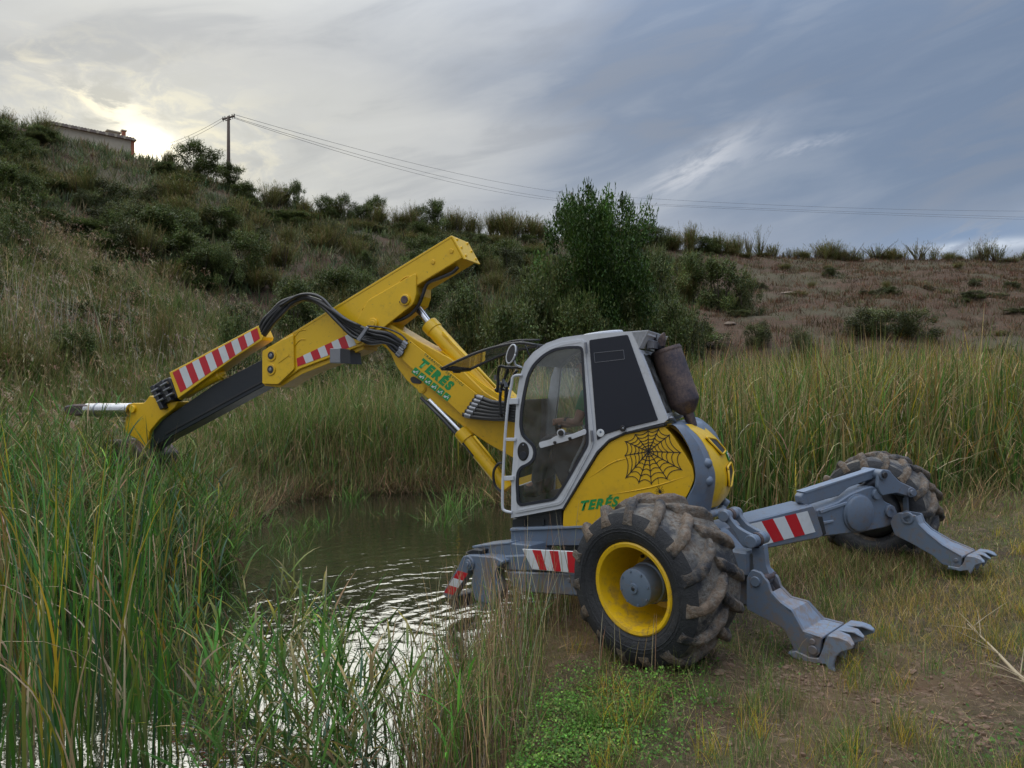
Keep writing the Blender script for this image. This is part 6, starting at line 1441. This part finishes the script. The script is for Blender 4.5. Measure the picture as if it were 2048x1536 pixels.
# skyline row
random.seed(21)
us = 560
row = []
while us < 2080:
    row.append(us+random.uniform(-8, 8)); us += random.uniform(20, 34) if us < 1560 else random.choice([random.uniform(10, 24), random.uniform(30, 70)])
for u in row:
    if 1105 < u < 1275 and random.random() < .5: continue
    vb = float(np.interp(u, RU, RV)); hpx = random.uniform(30, 66) if u < 1560 else random.choice([random.uniform(16, 30), random.uniform(30, 52)])
    kind = ('broom' if random.random() < .72 else 'dense') if u < 1480 else ('airy' if random.random() < .88 else 'broom')
    wp = random.uniform(44, 84) if u < 1560 else hpx*random.uniform(1.2, 2.3)
    size_ = 'tall ' if hpx > 46 else ('low ' if hpx < 36 else 'mid sized '); kd_ = 'see-through twiggy' if kind == 'airy' else 'feathery olive' if kind == 'broom' else 'dark leafy'
    where = next(t for a, t in ((640, 'just right of the near pole'), (740, 'left of the raised arm end'), (860, 'above the raised arm'), (980, 'right of the raised arm end'), (1120, 'left of the tall tree'), (1400, 'just right of the tall tree'), (1560, 'where the dense row ends'), (1700, 'left of the bare skyline gap'), (1850, 'above the dark mound bush'), (9999, 'near the right edge')) if u < a)
    lab_, gr_ = (size_+kd_+' skyline bush '+where, 'bushes along the middle skyline' if u < 1560 else 'bushes along the right skyline')
    plant_px(kind, u, vb-hpx, wp, ridgeY(u)-random.uniform(-.5, 1.5), 'skyline_bush', lab_, 'bush', gr_)
for i in range(26):
    u = random.uniform(1290, 2080); vb = float(np.interp(u, RU, RV)); hpx = random.uniform(7, 20)
    plant_px('broom', u, vb-hpx, random.uniform(24, 60), ridgeY(u)-random.uniform(-1, 2), 'ridge_scrub', 'low wispy scrub on the ridge line '+('right of the tall tree' if u < 1480 else 'where the dense row ends' if u < 1640 else 'above the dark mound bush' if u < 1860 else 'near the right edge'), 'bush', 'low scrub on the right ridge line')
# bushes over the left and middle slope
for i in range(300):
    u = random.uniform(-60, 1400); t = random.random()**.8; ry = ridgeY(u); Y = 24+(ry-2-24)*t
    if u < 500 and Y < 30: continue
    if u > 1000 and Y < 27: Y += 5
    x = (u-1024)/FPX*Y; w = random.uniform(1.5, 3.4); h = random.uniform(.9, 2.3)*(1.1 if u > 400 else 1)
    kind = random.choice(['dense', 'dense', 'broom', 'broom', 'mound'])
    zb = hz(x, Y)-.1; vt = 768-(zb+h-CZ)/Y*FPX
    if 85 < u < 300 and (Y-24)/(ry-24) > .62: continue
    if vt < float(np.interp(u, RU, RV))-10: h *= .5
    look = {'dense': 'dense dark leafy bush', 'broom': 'wispy olive broom bush', 'mound': 'low rounded bush'}[kind]+(' grown wide' if w > 2.5 else '')
    fr_ = (Y-24)/(ry-24); band = 'just under the skyline' if fr_ > .78 else ('halfway up' if fr_ > .4 else 'low down')
    place = next(t for a, t in ((110, 'at the left edge'), (280, 'below the ridge house'), (440, 'below the round ridge bush'), (560, 'below the power pole'), (760, 'above the hose bundle'), (940, 'behind the raised arm end'), (1120, 'left of the tall tree'), (1300, 'behind the tall tree'), (9999, 'right of the tall tree')) if u < a)
    lab_ = look+' '+band+' '+place; gr_ = 'bushes on the hill slope'
    plant(kind, x, Y, w, h, 'slope_bush', lab_, 'bush', gr_, z=zb, depth=random.uniform(.8, 1.2))
for i in range(34):
    u = random.uniform(1400, 2080); Y = random.uniform(30, 66); x = (u-1024)/FPX*Y
    if 1640 < u < 1900 and Y < 44: continue
    plant(random.choice(['mound', 'broom']), x, Y, random.uniform(.8, 2.0), random.uniform(.35, .9), 'slope_bush', 'small low shrub dotted over the bare brown slope at right', 'bush', 'small shrubs on the right slope')
# soft green shrubs among the plumed reeds
for i in range(46):
    u = random.uniform(-80, 900); Y = random.uniform(15.5, 27); x = (u-1024)/FPX*Y; kind = random.choice(['dense', 'mound', 'broom', 'dense'])
    lab_ = {'dense': 'leafy green bush', 'mound': 'low spreading bush', 'broom': 'wispy bush'}[kind]+' growing among the plumed reeds '+('near the left edge' if u < 150 else 'above the tilted cylinder' if u < 330 else 'above the striped hose box' if u < 520 else 'behind the hydraulic arm')
    plant(kind, x, Y, random.uniform(1.0, 2.2), random.uniform(1.0, 2.0), 'reed_bush', lab_, 'bush', 'bushes among the plumed reeds')
# thicket around the tall tree
for (u, vt, wp, Y, k) in ((1110, 520, 150, 26, 'dense'), (1060, 560, 150, 25, 'dense'), (980, 545, 150, 27, 'broom'), (1270, 585, 130, 27, 'dense'), (1330, 590, 130, 28, 'dense'), (1300, 500, 110, 33, 'dense'), (1020, 600, 160, 23.5, 'dense'), (1160, 590, 150, 25, 'dense'), (930, 560, 120, 27, 'dense'), (1380, 575, 90, 29, 'mound'), (1230, 600, 120, 25.5, 'mound')):
    lab_ = ('wispy olive' if k == 'broom' else 'low rounded' if k == 'mound' else 'dark leafy')+' thicket bush '+{1110: 'at the left foot of the tall tree', 1060: 'second left from the tall tree', 980: 'right of the raised arm end', 1270: 'at the right foot of the tall tree', 1330: 'second right from the tall tree', 1300: 'standing behind and right of the tall tree', 1020: 'above the open windscreen', 1160: 'in front of the tall tree', 930: 'just beside the arm end plate', 1380: 'at the right end above the muffler', 1230: 'directly above the cab roof'}[u]
    plant_px(k, u, vt, wp, Y, 'thicket_bush', lab_, 'bush', 'bushes round the tall tree')
# fallen dry branch at the right and bent fallen reeds
def branch():
    r_ = empty('fallen_branch', (2.9, 4.9, hz(2.9, 4.9))); tag(r_, 'dry pale branch lying in the yellow grass at the right edge', 'branch')
    rr = random.Random(3); mb = MB(); P0 = [Vector(W(u, v, Y)) for u, v, Y in ((1935, 1262, 5.9), (1985, 1300, 5.4), (2040, 1345, 4.9), (2075, 1375, 4.7))]
    for p in P0: p.z = hz(p.x, p.y)+.07
    mb.tube(P0, [.004, .009, .014, .018], 6, 4)
    for k in range(16):
        t = rr.uniform(.1, 2.9); i = int(t); p = P0[i].lerp(P0[i+1], t-i); d = Vector((rr.uniform(-1, .6), rr.uniform(-.8, .8), rr.uniform(-.15, .5))).normalized()
        mb.tube([p, p+d*.12+Vector((0, 0, .01)), p+d*rr.uniform(.18, .35)], [.005, .003, .001], 4, 2)
    mb.build('branch_wood', M['straw'], r_, smooth=True)
M['straw'] = paint('dry_branch_wood', (.42, .34, .22), .9, .3, (.2, .15, .1), 0, 0, 0)
branch()
# chalky outcrops and rocks on the slope
rr = random.Random(12)
for (u, v, Y, w, h, lab_) in ((1500, 592, 42, 1.1, .12, 'long pale chalk slab beside the dark thicket'), (1460, 610, 39, .6, .12, 'pale rock at the left end of the chalk outcrop'), (1575, 555, 50, 1.5, .12, 'flat pale rock shelf high on the right slope'), (1420, 1415, 4.75, .07, .03, 'small pale stone lying in the foreground soil')):
    x = (u-1024)/FPX*Y; z = hz(x, Y); mb = MB(); rg = []
    for hh_, k in ((-.15, 1.05), (.35, 1), (.8, .8), (1, .45)): rg.append([Vector((x+w*.5*k*math.cos(t)*rr.uniform(.8, 1.2), Y+w*.35*k*math.sin(t)*rr.uniform(.8, 1.2), z+h*hh_*rr.uniform(.85, 1.15))) for t in np.linspace(0, 2*math.pi, 11, endpoint=False)])
    o = mb.rings(rg).build('rock', M['stone']); tag(o, lab_, 'rock')
# ------------------------------------------------------------------ house on the ridge
HB = empty('ridge_house', tuple(W(190, 300, 58))); tag(HB, 'low cream house with tiled roof edge on the ridge beside the sun', 'house')
pA, pB = W(96, 262, 57.0), W(268, 282, 61.0); d_ = (pB-pA); d_.z = 0; Lh = d_.length; d_.normalize(); nH = Vector((-d_.y, d_.x, 0)); nH = nH if nH.y > 0 else -nH
zt = pB.z; z0 = zt-3.6
MB().box(pA.lerp(pB, .5)*1+Vector((0, 0, 0)), (d_, nH, UP), (.01, .01, .01)) if 0 else None
cB = Vector(((pA.x+pB.x)/2, (pA.y+pB.y)/2, (zt+z0)/2))+nH*3.0
wallm = MB().box(cB, (d_, nH, UP), (Lh/2, 3.0, 1.8)).build('wall', M['plaster'], HB, bevel=.03)
rfm = MB(); e_ = cB+UP*1.8; a = -d_*(Lh/2+.15); b = d_*(Lh/2+.15)
rfm.prism([e_+a-nH*3.2, e_+a-nH*3.2+UP*.12, e_+a+UP*.75, e_+a+nH*3.2+UP*.12, e_+a+nH*3.2], [e_+b-nH*3.2, e_+b-nH*3.2+UP*.12, e_+b+UP*.30, e_+b+nH*3.2+UP*.12, e_+b+nH*3.2])
roofo = rfm.build('roof', M['tile'], HB)
for i in range(28):     # rounded tile ends along the eave
    p = e_-nH*3.22+d_*(-Lh/2+(i+.5)*Lh/28)+UP*.10; MB().cyl(p, p+nH*.6+UP*.02, .13, .13, 8).build('roof_tile', M['tile'] if i % 3 else M['plaster'], roofo)
MB().box(e_+d_*(Lh/2-1.15)-nH*1.2+UP*.40, (d_, nH, UP), (.42, .42, .42)).build('chimney', M['plaster'], roofo, bevel=.02)
MB().box(e_+d_*(Lh/2-1.15)-nH*1.2+UP*.86, (d_, nH, UP), (.55, .55, .05)).build('chimney_cap', M['plaster'], roofo, bevel=.01)
MB().box(e_+d_*(Lh/2-.32)-nH*1.2+UP*.55, (d_, nH, UP), (.13, .16, .62)).build('chimney', M['brick'], roofo, bevel=.01)
MB().box(e_+d_*(Lh/2-.32)-nH*1.2+UP*1.2, (d_, nH, UP), (.20, .22, .05)).build('chimney_cap', M['plaster'], roofo, bevel=.01)
MB().box(cB+d_*(Lh/2-.10)-nH*2.93+UP*.55, (d_, nH, UP), (.12, .12, 1.2)).build('corner_brickwork', M['brick'], HB, bevel=.01)
# ------------------------------------------------------------------ power line
def pole(u, vt, Y, r_, lab_, H, arm=True, ua=0):
    x = (u-1024)/FPX*Y; zt = CZ+(768-vt)/FPX*Y; r = empty('power_pole', (x, Y, zt-H)); tag(r, lab_, 'power pole')
    MB().tube([Vector((x-.0, Y, zt-H)), Vector((x, Y, zt))], [r_*1.25, r_*.8], 12).build('pole', M['wood'], r, smooth=True)
    if arm:
        a = Vector((math.cos(ua), math.sin(ua), 0)); c = Vector((x, Y, zt-.12))
        arm_ = MB().box(c, (a, Vector((-a.y, a.x, 0)), UP), (.92, .07, .07)).build('crossarm', M['wood'], r, bevel=.01)
        MB().box(c-UP*.22, (a, Vector((-a.y, a.x, 0)), UP), (.35, .05, .04)).build('crossarm_brace', M['wood'], r, bevel=.005)
        for k in (-.85, -.55, .10, .55, .85):
            q = c+a*k+UP*.12; MB().lathe([(.0, .14), (.05, .12), (.03, .09), (.06, .06), (.035, .03), (.065, -.02), (.0, -.05)], q, UP, 8).build('insulator', M['wire'], arm_, smooth=True)
            MB().tube([q-UP*.10-a*.04, q-UP*.30+a*.08, q-UP*.36+a*.02], .03, 5).build('insulator_string', M['wire'], arm_)
    return Vector((x, Y, zt))
T1 = pole(457, 233, 75, .17, 'brown power pole with crossarm rising above the dark ridge bush', 9.5, True, -.55)
T2 = pole(1143, 385, 150, .16, 'distant thin power pole just left of the tall tree top', 16, False)
def wire(p, q, sag, lab_):
    pts = [p.lerp(q, t)-UP*sag*4*t*(1-t) for t in np.linspace(0, 1, 28)]; o = MB().tube(pts, .019, 5).build('power_line', M['wire']); tag(o, lab_, 'power line', 'wires of the power line')
a1 = T1+Vector((.75, -.4, .05))
wire(a1, W(1143, 387, 150), 1.0, 'upper wire sagging from the near pole to the distant pole')
wire(T1+Vector((.45, -.25, -.1)), W(1146, 401, 150), 1.2, 'lower wire sagging from the near pole to the distant pole')
wire(T1+Vector((.60, -.3, -.25)), W(1140, 403, 150), 1.5, 'lowest wire sagging from the near pole to the distant pole')
wire(W(1143, 387, 150), W(2600, 412, 170), 2.2, 'upper wire running level across the right sky')
wire(W(1146, 401, 150), W(2600, 446, 170), .6, 'middle wire running across the sky above the right skyline')
wire(W(1140, 403, 150), W(2600, 452, 170), .6, 'lowest wire running across the sky above the right skyline')
wire(T1+Vector((-.75, .4, .0)), W(255, 297, 110), 1.0, 'upper short wire dropping from the pole behind the ridge on the left')
wire(T1+Vector((-.45, .25, -.2)), W(262, 302, 110), 1.0, 'lower short wire dropping from the pole behind the ridge on the left')
